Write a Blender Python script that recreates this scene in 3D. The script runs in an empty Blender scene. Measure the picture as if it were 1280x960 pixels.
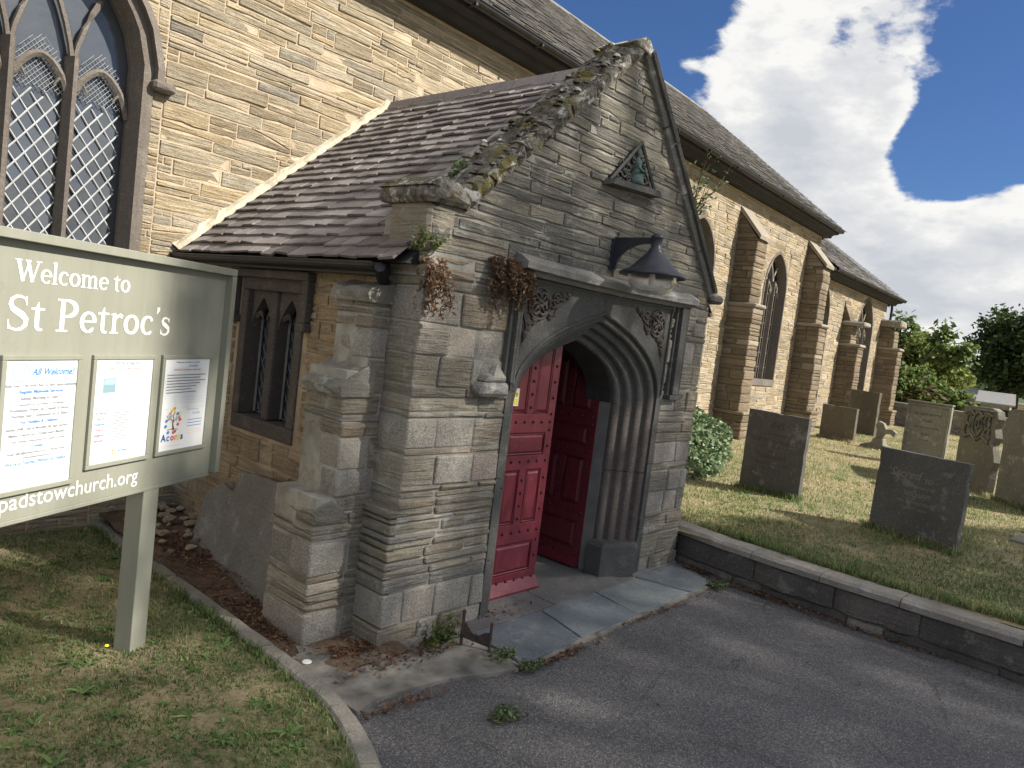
import bpy, math, random
import numpy as np
from math import sin, cos, pi, radians, sqrt, exp, atan2
from mathutils import Vector, Matrix

scene = bpy.context.scene
COL = scene.collection
R = random.Random(7)

# ------------------------------------------------------------------ camera
cam_d = bpy.data.cameras.new("camera")
cam = bpy.data.objects.new("camera", cam_d)
COL.objects.link(cam)
CM = Matrix(((0.66421996, -0.02971722, -0.74694627),
             (-0.73769138, 0.13558164, -0.66138419),
             (0.1209267, 0.99032041, 0.0681339)))
CPOS = Vector((0, 0, 2.0))
cam.matrix_world = Matrix.Translation(CPOS) @ CM.to_4x4()
cam_d.sensor_width = 36.0
cam_d.lens = 36.0 * 930 / 1280
cam_d.clip_start = 0.05
cam_d.clip_end = 3000
scene.camera = cam
scene.render.resolution_x, scene.render.resolution_y = 1024, 768

def px_of(p):
    """pixel (1280 wide photo) and distance of a world point: only used to rank which pieces show largest"""
    c = CM.transposed() @ (Vector(p) - CPOS)
    if c.z > -0.1:
        return None
    return 640 + 930 * c.x / -c.z, 480 - 930 * c.y / -c.z, -c.z

def ray(px, py):
    v = CM @ Vector((px - 640, 480 - py, -930))
    return v.normalized()

# ------------------------------------------------------------------ light and sky
SUN = Vector((0.347, -0.707, 0.617)).normalized()
sd = bpy.data.lights.new("sun", 'SUN')
sd.energy = 2.7
sd.angle = radians(0.5)
sd.color = (1.0, 0.93, 0.82)
so = bpy.data.objects.new("sun", sd)
COL.objects.link(so)
so.rotation_euler = SUN.to_track_quat('Z', 'Y').to_euler()
so.location = (10, -20, 20)

scene.view_settings.view_transform = 'Standard'
scene.view_settings.look = 'None'
scene.view_settings.exposure = 1.68
scene.view_settings.gamma = 1.0

W = bpy.data.worlds.new("World")
scene.world = W
W.use_nodes = True
wn, wl = W.node_tree.nodes, W.node_tree.links
wn.clear()

def node(nt, typ, **kw):
    n = nt.nodes.new(typ)
    for k, v in kw.items():
        if k in ('inp',):
            for kk, vv in v.items():
                n.inputs[kk].default_value = vv
        else:
            setattr(n, k, v)
    return n

def build_world():
    nt = W.node_tree
    L = nt.links.new
    out = node(nt, 'ShaderNodeOutputWorld')
    bg = node(nt, 'ShaderNodeBackground', inp={'Strength': 0.115})
    L(bg.outputs[0], out.inputs[0])
    sky = node(nt, 'ShaderNodeTexSky', sky_type='NISHITA', sun_disc=False)
    sky.sun_elevation = math.asin(SUN.z)
    sky.sun_rotation = atan2(SUN.x, SUN.y)
    sky.air_density = 1.0
    sky.dust_density = 0.6
    sky.ozone_density = 2.0
    tc = node(nt, 'ShaderNodeTexCoord')
    mp = node(nt, 'ShaderNodeMapping')
    mp.inputs['Scale'].default_value = (1, 1, 2.0)
    L(tc.outputs['Generated'], mp.inputs[0])
    n1 = node(nt, 'ShaderNodeTexNoise', inp={'Scale': 3.4, 'Detail': 12.0, 'Roughness': 0.58, 'Distortion': 0.1})
    L(mp.outputs[0], n1.inputs['Vector'])
    def mth(op, a, b):
        m = node(nt, 'ShaderNodeMath', operation=op)
        for i, v in enumerate((a, b)):
            if isinstance(v, (int, float)):
                m.inputs[i].default_value = v
            else:
                L(v, m.inputs[i])
        return m.outputs[0]
    acc = mth('ADD', mth('MULTIPLY', mth('SUBTRACT', n1.outputs['Fac'], 0.5), 3.0), 0.62)
    def bump(px, py, rad_px, amt, acc):
        d = ray(px, py)
        vm = node(nt, 'ShaderNodeVectorMath', operation='DOT_PRODUCT')
        L(tc.outputs['Generated'], vm.inputs[0])
        vm.inputs[1].default_value = d
        mr = node(nt, 'ShaderNodeMapRange', interpolation_type='SMOOTHERSTEP')
        mr.inputs['From Min'].default_value = cos(rad_px / 930 * 1.15)
        mr.inputs['From Max'].default_value = 1.0
        mr.inputs['To Min'].default_value = 0
        mr.inputs['To Max'].default_value = amt
        L(vm.outputs['Value'], mr.inputs['Value'])
        return mth('ADD', acc, mr.outputs[0])
    for b in [(940, 30, 190, .26), (1060, 60, 130, .20), (1010, 205, 120, .24), (1100, 170, 60, .10),
              (1220, 300, 260, .16), (1080, 340, 200, .14), (1180, 420, 220, .10),
              (1290, 10, 240, -.50), (1240, 140, 100, -.34), (1040, 150, 50, -.18), (720, -30, 190, -.62), (903, 150, 65, -.34), (1165, 200, 60, -.26), (1180, 455, 70, -.34)]:
        acc = bump(*b, acc)
    mask = node(nt, 'ShaderNodeMapRange', interpolation_type='SMOOTHSTEP')
    mask.inputs['From Min'].default_value = 0.42
    mask.inputs['From Max'].default_value = 0.60
    L(acc, mask.inputs['Value'])
    # cloud brightness: thick parts go grey, edges are bright
    n2 = node(nt, 'ShaderNodeTexNoise', inp={'Scale': 6.0, 'Detail': 10.0, 'Roughness': 0.62})
    mp2 = node(nt, 'ShaderNodeMapping')
    mp2.inputs['Location'].default_value = (0.3, 0.1, 0.12)
    mp2.inputs['Scale'].default_value = (1, 1, 2.6)
    L(tc.outputs['Generated'], mp2.inputs[0])
    L(mp2.outputs[0], n2.inputs['Vector'])
    th = mth('MULTIPLY', mth('SUBTRACT', acc, 0.70), 0.9)
    mp3 = node(nt, 'ShaderNodeMapping')
    mp3.inputs['Location'].default_value = (SUN.x * .045, SUN.y * .045, .075)
    mp3.inputs['Scale'].default_value = (1, 1, 2.0)
    L(tc.outputs['Generated'], mp3.inputs[0])
    n3 = node(nt, 'ShaderNodeTexNoise', inp={'Scale': 3.4, 'Detail': 12.0, 'Roughness': 0.58, 'Distortion': 0.1})
    L(mp3.outputs[0], n3.inputs['Vector'])
    relief = mth('MULTIPLY', mth('SUBTRACT', n3.outputs['Fac'], n1.outputs['Fac']), 1.5)
    shade = mth('ADD', mth('ADD', mth('MULTIPLY', th, 0.30), n2.outputs['Fac']), relief)
    cr = node(nt, 'ShaderNodeValToRGB')
    e = cr.color_ramp.elements
    e[0].position, e[0].color = 0.42, (2.6, 2.58, 2.52, 1)
    e[1].position, e[1].color = 0.78, (1.6, 1.68, 1.82, 1)
    m = e.new(0.54); m.color = (2.12, 2.14, 2.18, 1)
    L(shade, cr.inputs[0])
    mix = node(nt, 'ShaderNodeMix', data_type='RGBA')
    L(mask.outputs[0], mix.inputs['Factor'])
    dk = node(nt, 'ShaderNodeMix', data_type='RGBA', blend_type='MULTIPLY')
    dk.inputs['Factor'].default_value = 1; dk.inputs['B'].default_value = (.14, .195, .285, 1)
    L(sky.outputs[0], dk.inputs['A']); L(dk.outputs['Result'], mix.inputs['A'])
    L(cr.outputs[0], mix.inputs['B'])
    L(mix.outputs['Result'], bg.inputs['Color'])
build_world()

# ------------------------------------------------------------------ object helpers
WP = {}          # world position of every object origin

def setp(o, label=None, cat=None, group=None, kind=None):
    if label: o["label"] = label
    if cat: o["category"] = cat
    if group: o["group"] = group
    if kind: o["kind"] = kind
    return o

def thing(name, label, cat, loc=(0, 0, 0), group=None):
    o = bpy.data.objects.new(name, None)
    o.empty_display_size = 0.1
    COL.objects.link(o)
    o.location = loc
    WP[o] = Vector(loc)
    return setp(o, label, cat, group)

class MB:
    """collects geometry in world coordinates, then links it as one mesh object"""
    def __init__(s):
        s.v, s.f, s.t, s.n = [], [], [], 0
    def add(s, vs, fs, tint=(.5, .5, .5)):
        s.v.extend([tuple(q) for q in vs])
        n = s.n
        s.f.extend([tuple(i + n for i in f) for f in fs])
        s.t.extend([tint] * len(vs))
        s.n += len(vs)
        return s
    def box(s, a, b, fr=None, tint=(.5, .5, .5)):
        x0, y0, z0 = a; x1, y1, z1 = b
        vs = [(x0, y0, z0), (x1, y0, z0), (x1, y1, z0), (x0, y1, z0), (x0, y0, z1), (x1, y0, z1), (x1, y1, z1), (x0, y1, z1)]
        if fr: vs = [fr(*q) for q in vs]
        return s.add(vs, [(0, 3, 2, 1), (4, 5, 6, 7), (0, 1, 5, 4), (1, 2, 6, 5), (2, 3, 7, 6), (3, 0, 4, 7)], tint)
    def prism(s, poly, w0, w1, fr, tint=(.5, .5, .5)):
        """poly in (u,v), extruded between w0 and w1, fr(u,v,w)->world"""
        n = len(poly)
        vs = [fr(u, v, w0) for u, v in poly] + [fr(u, v, w1) for u, v in poly]
        fs = [tuple(range(n)), tuple(range(2 * n - 1, n - 1, -1))]
        fs += [(i, i + n, (i + 1) % n + n, (i + 1) % n) for i in range(n)]
        return s.add(vs, fs, tint)
    def tube(s, pts, rad, seg=6, tint=(.5, .5, .5), caps=True):
        pts = [Vector(p) for p in pts]
        rs = rad if isinstance(rad, (list, tuple)) else [rad] * len(pts)
        vs, fs = [], []
        up = Vector((0, 0, 1))
        for i, p in enumerate(pts):
            t = (pts[min(i + 1, len(pts) - 1)] - pts[max(i - 1, 0)]).normalized()
            a = t.cross(up if abs(t.z) < .95 else Vector((1, 0, 0))).normalized()
            b = t.cross(a)
            for k in range(seg):
                th = 2 * pi * k / seg
                vs.append(p + (a * cos(th) + b * sin(th)) * rs[i])
        for i in range(len(pts) - 1):
            for k in range(seg):
                fs.append((i * seg + k, i * seg + (k + 1) % seg, (i + 1) * seg + (k + 1) % seg, (i + 1) * seg + k))
        if caps:
            fs.append(tuple(range(seg - 1, -1, -1)))
            fs.append(tuple((len(pts) - 1) * seg + k for k in range(seg)))
        return s.add(vs, fs, tint)
    def lathe(s, prof, c, seg=24, tint=(.5, .5, .5)):
        vs, fs = [], []
        for r, z in prof:
            for k in range(seg):
                th = 2 * pi * k / seg
                vs.append((c[0] + r * cos(th), c[1] + r * sin(th), c[2] + z))
        for i in range(len(prof) - 1):
            for k in range(seg):
                fs.append((i * seg + k, i * seg + (k + 1) % seg, (i + 1) * seg + (k + 1) % seg, (i + 1) * seg + k))
        return s.add(vs, fs, tint)
    def build(s, name, mat, parent=None, smooth=False, origin=None, bevel=0, label=None):
        if not s.v: return None
        V = np.array(s.v, dtype=np.float32)
        if origin is None:
            lo, hi = V.min(0), V.max(0)
            origin = ((lo[0] + hi[0]) / 2, (lo[1] + hi[1]) / 2, lo[2])
        o = Vector(origin)
        me = bpy.data.meshes.new(name)
        me.from_pydata([tuple(q) for q in (V - np.array(o, dtype=np.float32))], [], s.f)
        at = me.attributes.new("tv", 'FLOAT_COLOR', 'POINT')
        T = np.ones((len(s.t), 4), dtype=np.float32); T[:, :3] = np.array(s.t, dtype=np.float32)
        at.data.foreach_set("color", T.ravel())
        if smooth:
            me.polygons.foreach_set("use_smooth", [True] * len(me.polygons))
        me.materials.append(mat)
        me.update()
        ob = bpy.data.objects.new(name, me)
        COL.objects.link(ob)
        WP[ob] = o
        if parent is not None:
            ob.parent = parent
            ob.location = o - WP[parent]
        else:
            ob.location = o
        if bevel:
            b = ob.modifiers.new("bevel", 'BEVEL'); b.width = bevel; b.segments = 2; b.limit_method = 'ANGLE'; b.angle_limit = radians(40)
        if label: ob["label"] = label
        return ob

def np_mesh(name, V, F, mat, tint=None, parent=None, smooth=False):
    """fast builder: V (n,3) F (m,k) k = 3 or 4, tint (n,3)"""
    V = np.asarray(V, dtype=np.float32); F = np.asarray(F, dtype=np.int32)
    k = F.shape[1]
    me = bpy.data.meshes.new(name)
    me.vertices.add(len(V)); me.vertices.foreach_set("co", V.ravel())
    me.loops.add(F.size); me.loops.foreach_set("vertex_index", F.ravel())
    me.polygons.add(len(F)); me.polygons.foreach_set("loop_start", np.arange(0, F.size, k, dtype=np.int32))
    if tint is not None:
        at = me.attributes.new("tv", 'FLOAT_COLOR', 'POINT')
        T = np.ones((len(V), 4), dtype=np.float32); T[:, :3] = tint
        at.data.foreach_set("color", T.ravel())
    me.materials.append(mat)
    me.update(calc_edges=True)
    if smooth:
        me.polygons.foreach_set("use_smooth", np.ones(len(F), dtype=bool))
    o = bpy.data.objects.new(name, me); COL.objects.link(o)
    WP[o] = Vector((0, 0, 0))
    if parent is not None:
        o.parent = parent; o.location = -WP[parent]
    return o

# ------------------------------------------------------------------ materials
def new_mat(name):
    m = bpy.data.materials.new(name); m.use_nodes = True
    nt = m.node_tree; nt.nodes.clear()
    out = node(nt, 'ShaderNodeOutputMaterial')
    b = node(nt, 'ShaderNodeBsdfPrincipled')
    nt.links.new(b.outputs[0], out.inputs[0])
    return m, nt, b

class NT:
    def __init__(s, nt): s.nt = nt; s.L = nt.links.new
    def pos(s, scale=(1, 1, 1), rot=(0, 0, 0), obj=False):
        if obj:
            g = node(s.nt, 'ShaderNodeTexCoord'); o = g.outputs['Object']
        else:
            g = node(s.nt, 'ShaderNodeNewGeometry'); o = g.outputs['Position']
        m = node(s.nt, 'ShaderNodeMapping')
        m.inputs['Scale'].default_value = scale; m.inputs['Rotation'].default_value = rot
        s.L(o, m.inputs[0]); return m.outputs[0]
    def noise(s, vec, scale, detail=4, rough=.55, dist=0):
        n = node(s.nt, 'ShaderNodeTexNoise', inp={'Scale': scale, 'Detail': detail, 'Roughness': rough, 'Distortion': dist})
        s.L(vec, n.inputs['Vector']); return n.outputs['Fac']
    def vor(s, vec, scale, feat='F1'):
        n = node(s.nt, 'ShaderNodeTexVoronoi', feature=feat, inp={'Scale': scale})
        s.L(vec, n.inputs['Vector']); return n
    def ramp(s, fac, stops, interp='LINEAR'):
        r = node(s.nt, 'ShaderNodeValToRGB'); r.color_ramp.interpolation = interp
        e = r.color_ramp.elements
        while len(e) < len(stops): e.new(0.5)
        for i, (p, c) in enumerate(stops):
            e[i].position = p
            e[i].color = (c, c, c, 1) if isinstance(c, (int, float)) else (*c, 1)
        s.L(fac, r.inputs[0]); return r.outputs[0]
    def mix(s, fac, a, b, mode='MIX'):
        m = node(s.nt, 'ShaderNodeMix', data_type='RGBA', blend_type=mode)
        for key, v in (('Factor', fac), ('A', a), ('B', b)):
            if isinstance(v, (int, float)) and key == 'Factor': m.inputs[key].default_value = v
            elif isinstance(v, (int, float)): m.inputs[key].default_value = (v, v, v, 1)
            elif isinstance(v, tuple): m.inputs[key].default_value = (*v, 1)
            else: s.L(v, m.inputs[key])
        return m.outputs['Result']
    def math(s, op, a, b=0.0):
        m = node(s.nt, 'ShaderNodeMath', operation=op)
        for i, v in enumerate((a, b)):
            if isinstance(v, (int, float)): m.inputs[i].default_value = v
            else: s.L(v, m.inputs[i])
        return m.outputs[0]
    def attr(s, name='tv'):
        a = node(s.nt, 'ShaderNodeAttribute', attribute_name=name)
        x = node(s.nt, 'ShaderNodeSeparateColor'); s.L(a.outputs['Color'], x.inputs[0])
        return x.outputs
    def bump(s, b, h, strength=.5, dist=.01):
        n = node(s.nt, 'ShaderNodeBump', inp={'Strength': strength, 'Distance': dist})
        s.L(h, n.inputs['Height']); s.L(n.outputs[0], b.inputs['Normal'])

def simple(name, col, rough=.6, metal=0, var=.12, vscale=6, bump=.0, bscale=60, spec=None, coat=0):
    m, nt, b = new_mat(name); N = NT(nt)
    p = N.pos()
    n = N.noise(p, vscale, 5)
    c = N.mix(N.ramp(n, [(.3, 0), (.7, 1)]), tuple(x * (1 - var) for x in col), tuple(min(1, x * (1 + var)) for x in col))
    N.L(c, b.inputs['Base Color'])
    b.inputs['Roughness'].default_value = rough; b.inputs['Metallic'].default_value = metal
    if spec is not None: b.inputs['Specular IOR Level'].default_value = spec
    if bump: N.bump(b, N.noise(p, bscale, 6, .6), bump, .01)
    return m

def stone_mat(name, pal, lichen=.3, ochre=.15, dark=.3, strata=1.0, dirtcol=(.05, .048, .045), bstr=.8, rot=(0, 0, 0), speck=0):
    m, nt, b = new_mat(name); N = NT(nt)
    t = N.attr()
    base = N.ramp(t[0], [(i / (len(pal) - 1), c) for i, c in enumerate(pal)])
    ps = N.pos((2.2, 2.2, 30), rot)
    st = N.noise(ps, 1.6, 7, .62, .4)
    pf = N.pos()
    fine = N.noise(pf, 70, 5, .65)
    grain = N.noise(pf, 9, 6, .6)
    # strata: darker and lighter seams
    base = N.mix(min(1, strata), base, N.mix(N.ramp(st, [(.28, .0), (.72, 1.0)]), N.mix(1, base, (.70, .69, .68), 'MULTIPLY'), N.mix(1, base, (1.36, 1.33, 1.26), 'MULTIPLY')))
    if speck:
        sv = N.noise(pf, 130, 3, .7)
        base = N.mix(N.math('MULTIPLY', N.ramp(sv, [(.40, 1), (.48, 0)]), speck), base, (.07, .065, .06))
        base = N.mix(N.math('MULTIPLY', N.ramp(sv, [(.54, 0), (.62, 1)]), speck), base, (.55, .53, .49))
    base = N.mix(N.ramp(grain, [(.3, 0), (.75, .5)]), base, N.mix(1, base, (.66, .67, .68), 'MULTIPLY'))
    base = N.mix(N.math('MULTIPLY', N.math('ABSOLUTE', N.math('SUBTRACT', t[1], .5)), .9), base, N.mix(N.ramp(t[1], [(.49, 0), (.51, 1)]), (.10, .10, .10), (.52, .46, .37)))
    base = N.mix(N.math('MULTIPLY', N.ramp(fine, [(.35, 1), (.5, 0)]), .35), base, (.05, .05, .05))
    base = N.mix(N.math('MULTIPLY', N.ramp(fine, [(.58, 0), (.7, 1)]), .3), base, (.6, .58, .53))
    # stains
    big = N.noise(N.pos((1, 1, .45)), 1.6, 5, .6)
    base = N.mix(N.math('MULTIPLY', N.ramp(big, [(.42, 0), (.64, 1)]), dark), base, dirtcol)
    if lichen:
        li = N.noise(pf, 5.5, 8, .72)
        base = N.mix(N.math('MULTIPLY', N.ramp(li, [(.56, 0), (.64, 1)]), lichen), base, (.5, .5, .46))
    if ochre:
        oc = N.noise(N.pos((1.3, 1.1, 1.2), (1, 2, .4)), 4.5, 8, .74)
        base = N.mix(N.math('MULTIPLY', N.ramp(oc, [(.60, 0), (.66, 1)]), ochre), base, (.42, .28, .06))
    N.L(base, b.inputs['Base Color'])
    b.inputs['Roughness'].default_value = .92
    b.inputs['Specular IOR Level'].default_value = .25
    h = N.math('ADD', N.math('MULTIPLY', st, 1.6 * strata), N.math('ADD', N.math('MULTIPLY', fine, .35), N.math('MULTIPLY', grain, .8)))
    N.bump(b, h, bstr, .022)
    return m

M = {}
M['porch_stone'] = stone_mat('porch stone', [(.20, .185, .155), (.30, .27, .21), (.24, .225, .185), (.34, .305, .24), (.28, .23, .17), (.37, .335, .275), (.235, .23, .215)], .45, .22, .3, dirtcol=(.16, .155, .14), bstr=1.0)
M['gable_stone'] = stone_mat('gable stone', [(.18, .175, .16), (.26, .25, .215), (.215, .21, .19), (.33, .305, .24), (.25, .235, .205)], .5, .16, .45, dirtcol=(.08, .082, .08), bstr=1.0)
M['granite'] = stone_mat('granite', [(.36, .335, .285), (.31, .29, .25), (.39, .365, .315), (.34, .28, .235), (.28, .265, .235)], .3, .14, .3, strata=.1, dirtcol=(.17, .165, .15), speck=.55, bstr=.9)
M['side_stone'] = stone_mat('side stone', [(.36, .27, .165), (.44, .345, .22), (.30, .235, .155), (.48, .385, .26), (.36, .31, .22)], .2, .05, .35, dirtcol=(.13, .105, .075))
M['nave_stone'] = stone_mat('nave stone', [(.27, .225, .155), (.38, .315, .21), (.30, .265, .20), (.42, .33, .20), (.34, .31, .245), (.46, .385, .26), (.28, .265, .225)], .18, .05, .25, dirtcol=(.20, .145, .09), bstr=.9)
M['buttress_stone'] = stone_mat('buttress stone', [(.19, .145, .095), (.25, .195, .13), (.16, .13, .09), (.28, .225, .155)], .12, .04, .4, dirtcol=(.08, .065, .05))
M['headstone'] = stone_mat('headstone slate', [(.115, .112, .105), (.14, .137, .125)], .22, .1, .45, strata=.15, dirtcol=(.05, .05, .055), bstr=.35)
M['headstone_brown'] = stone_mat('brown headstone slate', [(.135, .118, .09), (.16, .14, .108)], .12, .1, .35, strata=.3, dirtcol=(.07, .06, .05), bstr=.5)
M['headstone_pale'] = stone_mat('weathered headstone', [(.20, .195, .155), (.26, .25, .20)], .35, .25, .35, strata=.3, dirtcol=(.09, .09, .08), bstr=.6)
M['ashlar'] = stone_mat('dark carved stone', [(.095, .095, .09), (.12, .12, .112)], .12, .02, .45, strata=.15, dirtcol=(.05, .05, .05), bstr=.3)
M['jamb'] = stone_mat('jamb stone', [(.10, .085, .077), (.125, .108, .098)], .08, .0, .5, strata=.2, dirtcol=(.045, .041, .04), bstr=.35)
M['pale_trim'] = stone_mat('window trim stone', [(.30, .27, .22), (.35, .31, .25)], .12, .05, .25, strata=.2, dirtcol=(.12, .10, .08), bstr=.4)
M['dark_trim'] = stone_mat('shade-darkened window trim', [(.155, .135, .118), (.20, .175, .15)], .12, .05, .35, strata=.2, dirtcol=(.075, .065, .06), bstr=.4)  # darker copy of the trim: shade of the window reveals put into the colour
M['coping'] = stone_mat('coping stone', [(.24, .23, .20), (.36, .34, .29)], .8, .5, .45, strata=.3, bstr=1.2, dirtcol=(.075, .07, .05))
def mk_mossy():
    m, nt, b = new_mat('mossy coping'); N = NT(nt); p = N.pos()
    c = N.ramp(N.noise(p, 14, 9, .75), [(.36, (.055, .05, .04)), (.47, (.15, .14, .12)), (.56, (.27, .255, .22)), (.66, (.42, .40, .35))])
    c = N.mix(N.ramp(N.noise(N.pos((1, 1, 1), (.5, 1, 0)), 4.5, 9, .75), [(.545, 0), (.59, 1)]), c, N.mix(N.noise(p, 40, 4), (.12, .105, .04), (.28, .24, .10)))
    c = N.mix(N.ramp(N.noise(N.pos((1, 1, 1), (2.5, 1, 4)), 5.5, 8, .7), [(.56, 0), (.60, 1)]), c, (.62, .61, .56))
    c = N.mix(N.ramp(N.noise(N.pos((1, 1, 1), (.3, 2, 1)), 7, 8, .7), [(.58, 0), (.62, 1)]), c, (.045, .035, .03))
    N.L(c, b.inputs['Base Color']); b.inputs['Roughness'].default_value = .95; b.inputs['Specular IOR Level'].default_value = .15
    N.bump(b, N.math('ADD', N.noise(p, 14, 9, .75), N.math('MULTIPLY', N.noise(p, 55, 5, .7), .5)), 1.0, .04)
    return m
M['mossy'] = mk_mossy()
M['stud'] = simple('dark red iron studs', (.05, .009, .013), .5, var=.2)
M['hoodmould'] = stone_mat('hood mould stone', [(.24, .235, .22), (.32, .31, .29)], .9, .05, .3, strata=.3, bstr=.8)
M['slab'] = stone_mat('leaning slate slab', [(.19, .18, .16), (.23, .22, .195)], .25, .05, .5, strata=.08, dirtcol=(.08, .072, .064), bstr=.35)
M['retaining'] = stone_mat('retaining wall stone', [(.09, .085, .08), (.14, .13, .12), (.10, .095, .085), (.22, .205, .185)], .2, .03, .6, strata=.4, dirtcol=(.045, .042, .042), bstr=.7)
M['kerb'] = stone_mat('kerb concrete', [(.29, .27, .24), (.35, .325, .285)], .3, .08, .4, strata=.1, dirtcol=(.13, .12, .10), bstr=.6)
M['flag'] = stone_mat('slate flagstone', [(.13, .155, .185), (.27, .295, .285), (.19, .22, .25), (.21, .21, .21)], .2, .03, .35, strata=.05, dirtcol=(.11, .12, .125), bstr=.25)
M['flag_in'] = stone_mat('inner flagstone', [(.17, .16, .165), (.21, .22, .20)], .1, .0, .4, strata=.05, dirtcol=(.10, .095, .095), bstr=.2)
M['flag'].node_tree.nodes['Principled BSDF'].inputs['Roughness'].default_value = .6
M['mortar_porch'] = simple('lime mortar grey', (.33, .315, .27), .95, var=.35, vscale=7, bump=.8, bscale=50)
M['mortar_gable'] = simple('weathered mortar', (.28, .27, .24), .95, var=.35, vscale=7, bump=.8, bscale=50)
M['mortar_nave'] = simple('lime mortar cream', (.44, .355, .25), .95, var=.25, vscale=4, bump=.8, bscale=50)
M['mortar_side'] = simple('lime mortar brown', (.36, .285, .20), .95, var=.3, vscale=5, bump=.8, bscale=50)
M['fillet'] = simple('mortar fillet', (.50, .45, .34), .95, var=.25, vscale=9, bump=.8, bscale=40)
M['render'] = simple('lime render patch', (.60, .44, .31), .95, var=.15, vscale=9, bump=.7, bscale=60)
M['black'] = simple('black gutter paint', (.010, .0105, .012), .45, var=.5, vscale=9)
M['soffit'] = simple('dark soffit', (.018, .0175, .018), .8, var=.4, vscale=5)
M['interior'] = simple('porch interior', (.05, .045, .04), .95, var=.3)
M['grey_paint'] = simple('lamp paint', (.028, .031, .042), .42, var=.25, vscale=14, bump=.05, bscale=200)
M['sign_paint'] = simple('sage sign paint', (.265, .27, .222), .42, var=.05, vscale=3, bump=.04, bscale=15)
def mk_sign():
    m, nt, b = new_mat('weathered sage paint'); N = NT(nt); p = N.pos()
    c = N.mix(N.ramp(N.noise(N.pos((9, 9, .8)), 2.2, 6, .65), [(.42, 0), (.72, .5)]), (.265, .27, .222), (.215, .222, .175))
    c = N.mix(N.math('MULTIPLY', N.ramp(N.noise(p, 16, 8, .75), [(.60, 0), (.68, 1)]), .45), c, (.17, .18, .12))
    c = N.mix(N.math('MULTIPLY', N.ramp(N.noise(p, 45, 5, .7), [(.64, 0), (.69, 1)]), .4), c, (.40, .40, .36))
    N.L(c, b.inputs['Base Color']); N.L(N.ramp(N.noise(p, 5, 5), [(.3, .35), (.7, .6)]), b.inputs['Roughness'])
    N.bump(b, N.noise(p, 22, 4), .06, .01)
    return m
M['sign_paint'] = mk_sign()
M['white'] = simple('white vinyl lettering', (.80, .80, .78), .5, var=.03)
M['paper'] = simple('poster paper', (.78, .80, .80), .35, var=.04, vscale=5)
M['rust'] = simple('rusty iron', (.055, .035, .032), .8, var=.5, vscale=30, bump=.5, bscale=90)
M['whitemetal'] = simple('window lattice', (.50, .52, .54), .5, var=.2, vscale=9)
M['lead'] = simple('lead', (.13, .13, .135), .6, var=.3)
M['wood_grey'] = simple('grey door stop', (.23, .225, .215), .8, var=.2)
M['plaster'] = simple('concrete apron', (.22, .205, .18), .95, var=.55, vscale=5, bump=.9, bscale=30)
M['bark'] = simple('bark', (.07, .055, .04), .95, var=.4, vscale=20, bump=1, bscale=30)
M['metalroof'] = simple('shed roof', (.22, .22, .22), .5, var=.15)
M['hill'] = simple('far hill', (.07, .11, .07), .95, var=.3, vscale=.05)

def ink(name, col):
    return simple(name, col, .5, var=0)
M['ink_blue'] = ink('blue print', (.06, .22, .60)); M['ink_grey'] = ink('grey print', (.20, .21, .24)); M['ink_red'] = ink('red print', (.62, .07, .12))
M['ink_cyan'] = ink('pale blue print', (.35, .55, .75)); M['ink_navy'] = ink('navy print', (.05, .09, .30)); M['ink_orange'] = ink('orange print', (.8, .3, .06))
M['ink_yellow'] = ink('yellow print', (.85, .7, .05)); M['ink_pale'] = ink('pale print', (.62, .68, .74)); M['ink_pink'] = ink('pink print', (.80, .62, .66))
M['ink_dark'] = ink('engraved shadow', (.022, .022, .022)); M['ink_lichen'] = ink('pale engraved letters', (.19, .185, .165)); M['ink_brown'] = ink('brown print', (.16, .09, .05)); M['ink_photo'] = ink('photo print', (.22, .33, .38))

def mk_slate():
    m, nt, b = new_mat('roof slate'); N = NT(nt); t = N.attr(); p = N.pos()
    base = N.ramp(t[0], [(0, (.145, .127, .124)), (.35, (.195, .172, .167)), (.7, (.235, .21, .204)), (1, (.31, .285, .275))])
    n = N.noise(p, 6, 7, .65); f = N.noise(p, 60, 5, .6)
    base = N.mix(N.ramp(n, [(.35, 0), (.7, .7)]), base, N.mix(1, base, (.6, .6, .62), 'MULTIPLY'))
    base = N.mix(N.math('MULTIPLY', N.ramp(f, [(.56, 0), (.68, 1)]), .35), base, (.35, .34, .32))
    N.L(base, b.inputs['Base Color']); b.inputs['Roughness'].default_value = .72
    N.bump(b, N.math('ADD', n, N.math('MULTIPLY', f, .4)), .5, .012)
    return m
M['slate'] = mk_slate()
def mk_slate2():
    m, nt, b = new_mat('nave slate'); N = NT(nt); t = N.attr(); p = N.pos()
    base = N.ramp(t[0], [(0, (.12, .117, .115)), (.4, (.18, .174, .168)), (.75, (.22, .212, .20)), (1, (.31, .295, .275))])
    n = N.noise(p, 3, 7, .65)
    base = N.mix(N.ramp(n, [(.35, 0), (.7, .7)]), base, N.mix(1, base, (.65, .65, .66), 'MULTIPLY'))
    N.L(base, b.inputs['Base Color']); b.inputs['Roughness'].default_value = .75
    N.bump(b, N.noise(p, 40, 5), .5, .012)
    return m
M['nave_slate'] = mk_slate2()

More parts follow.
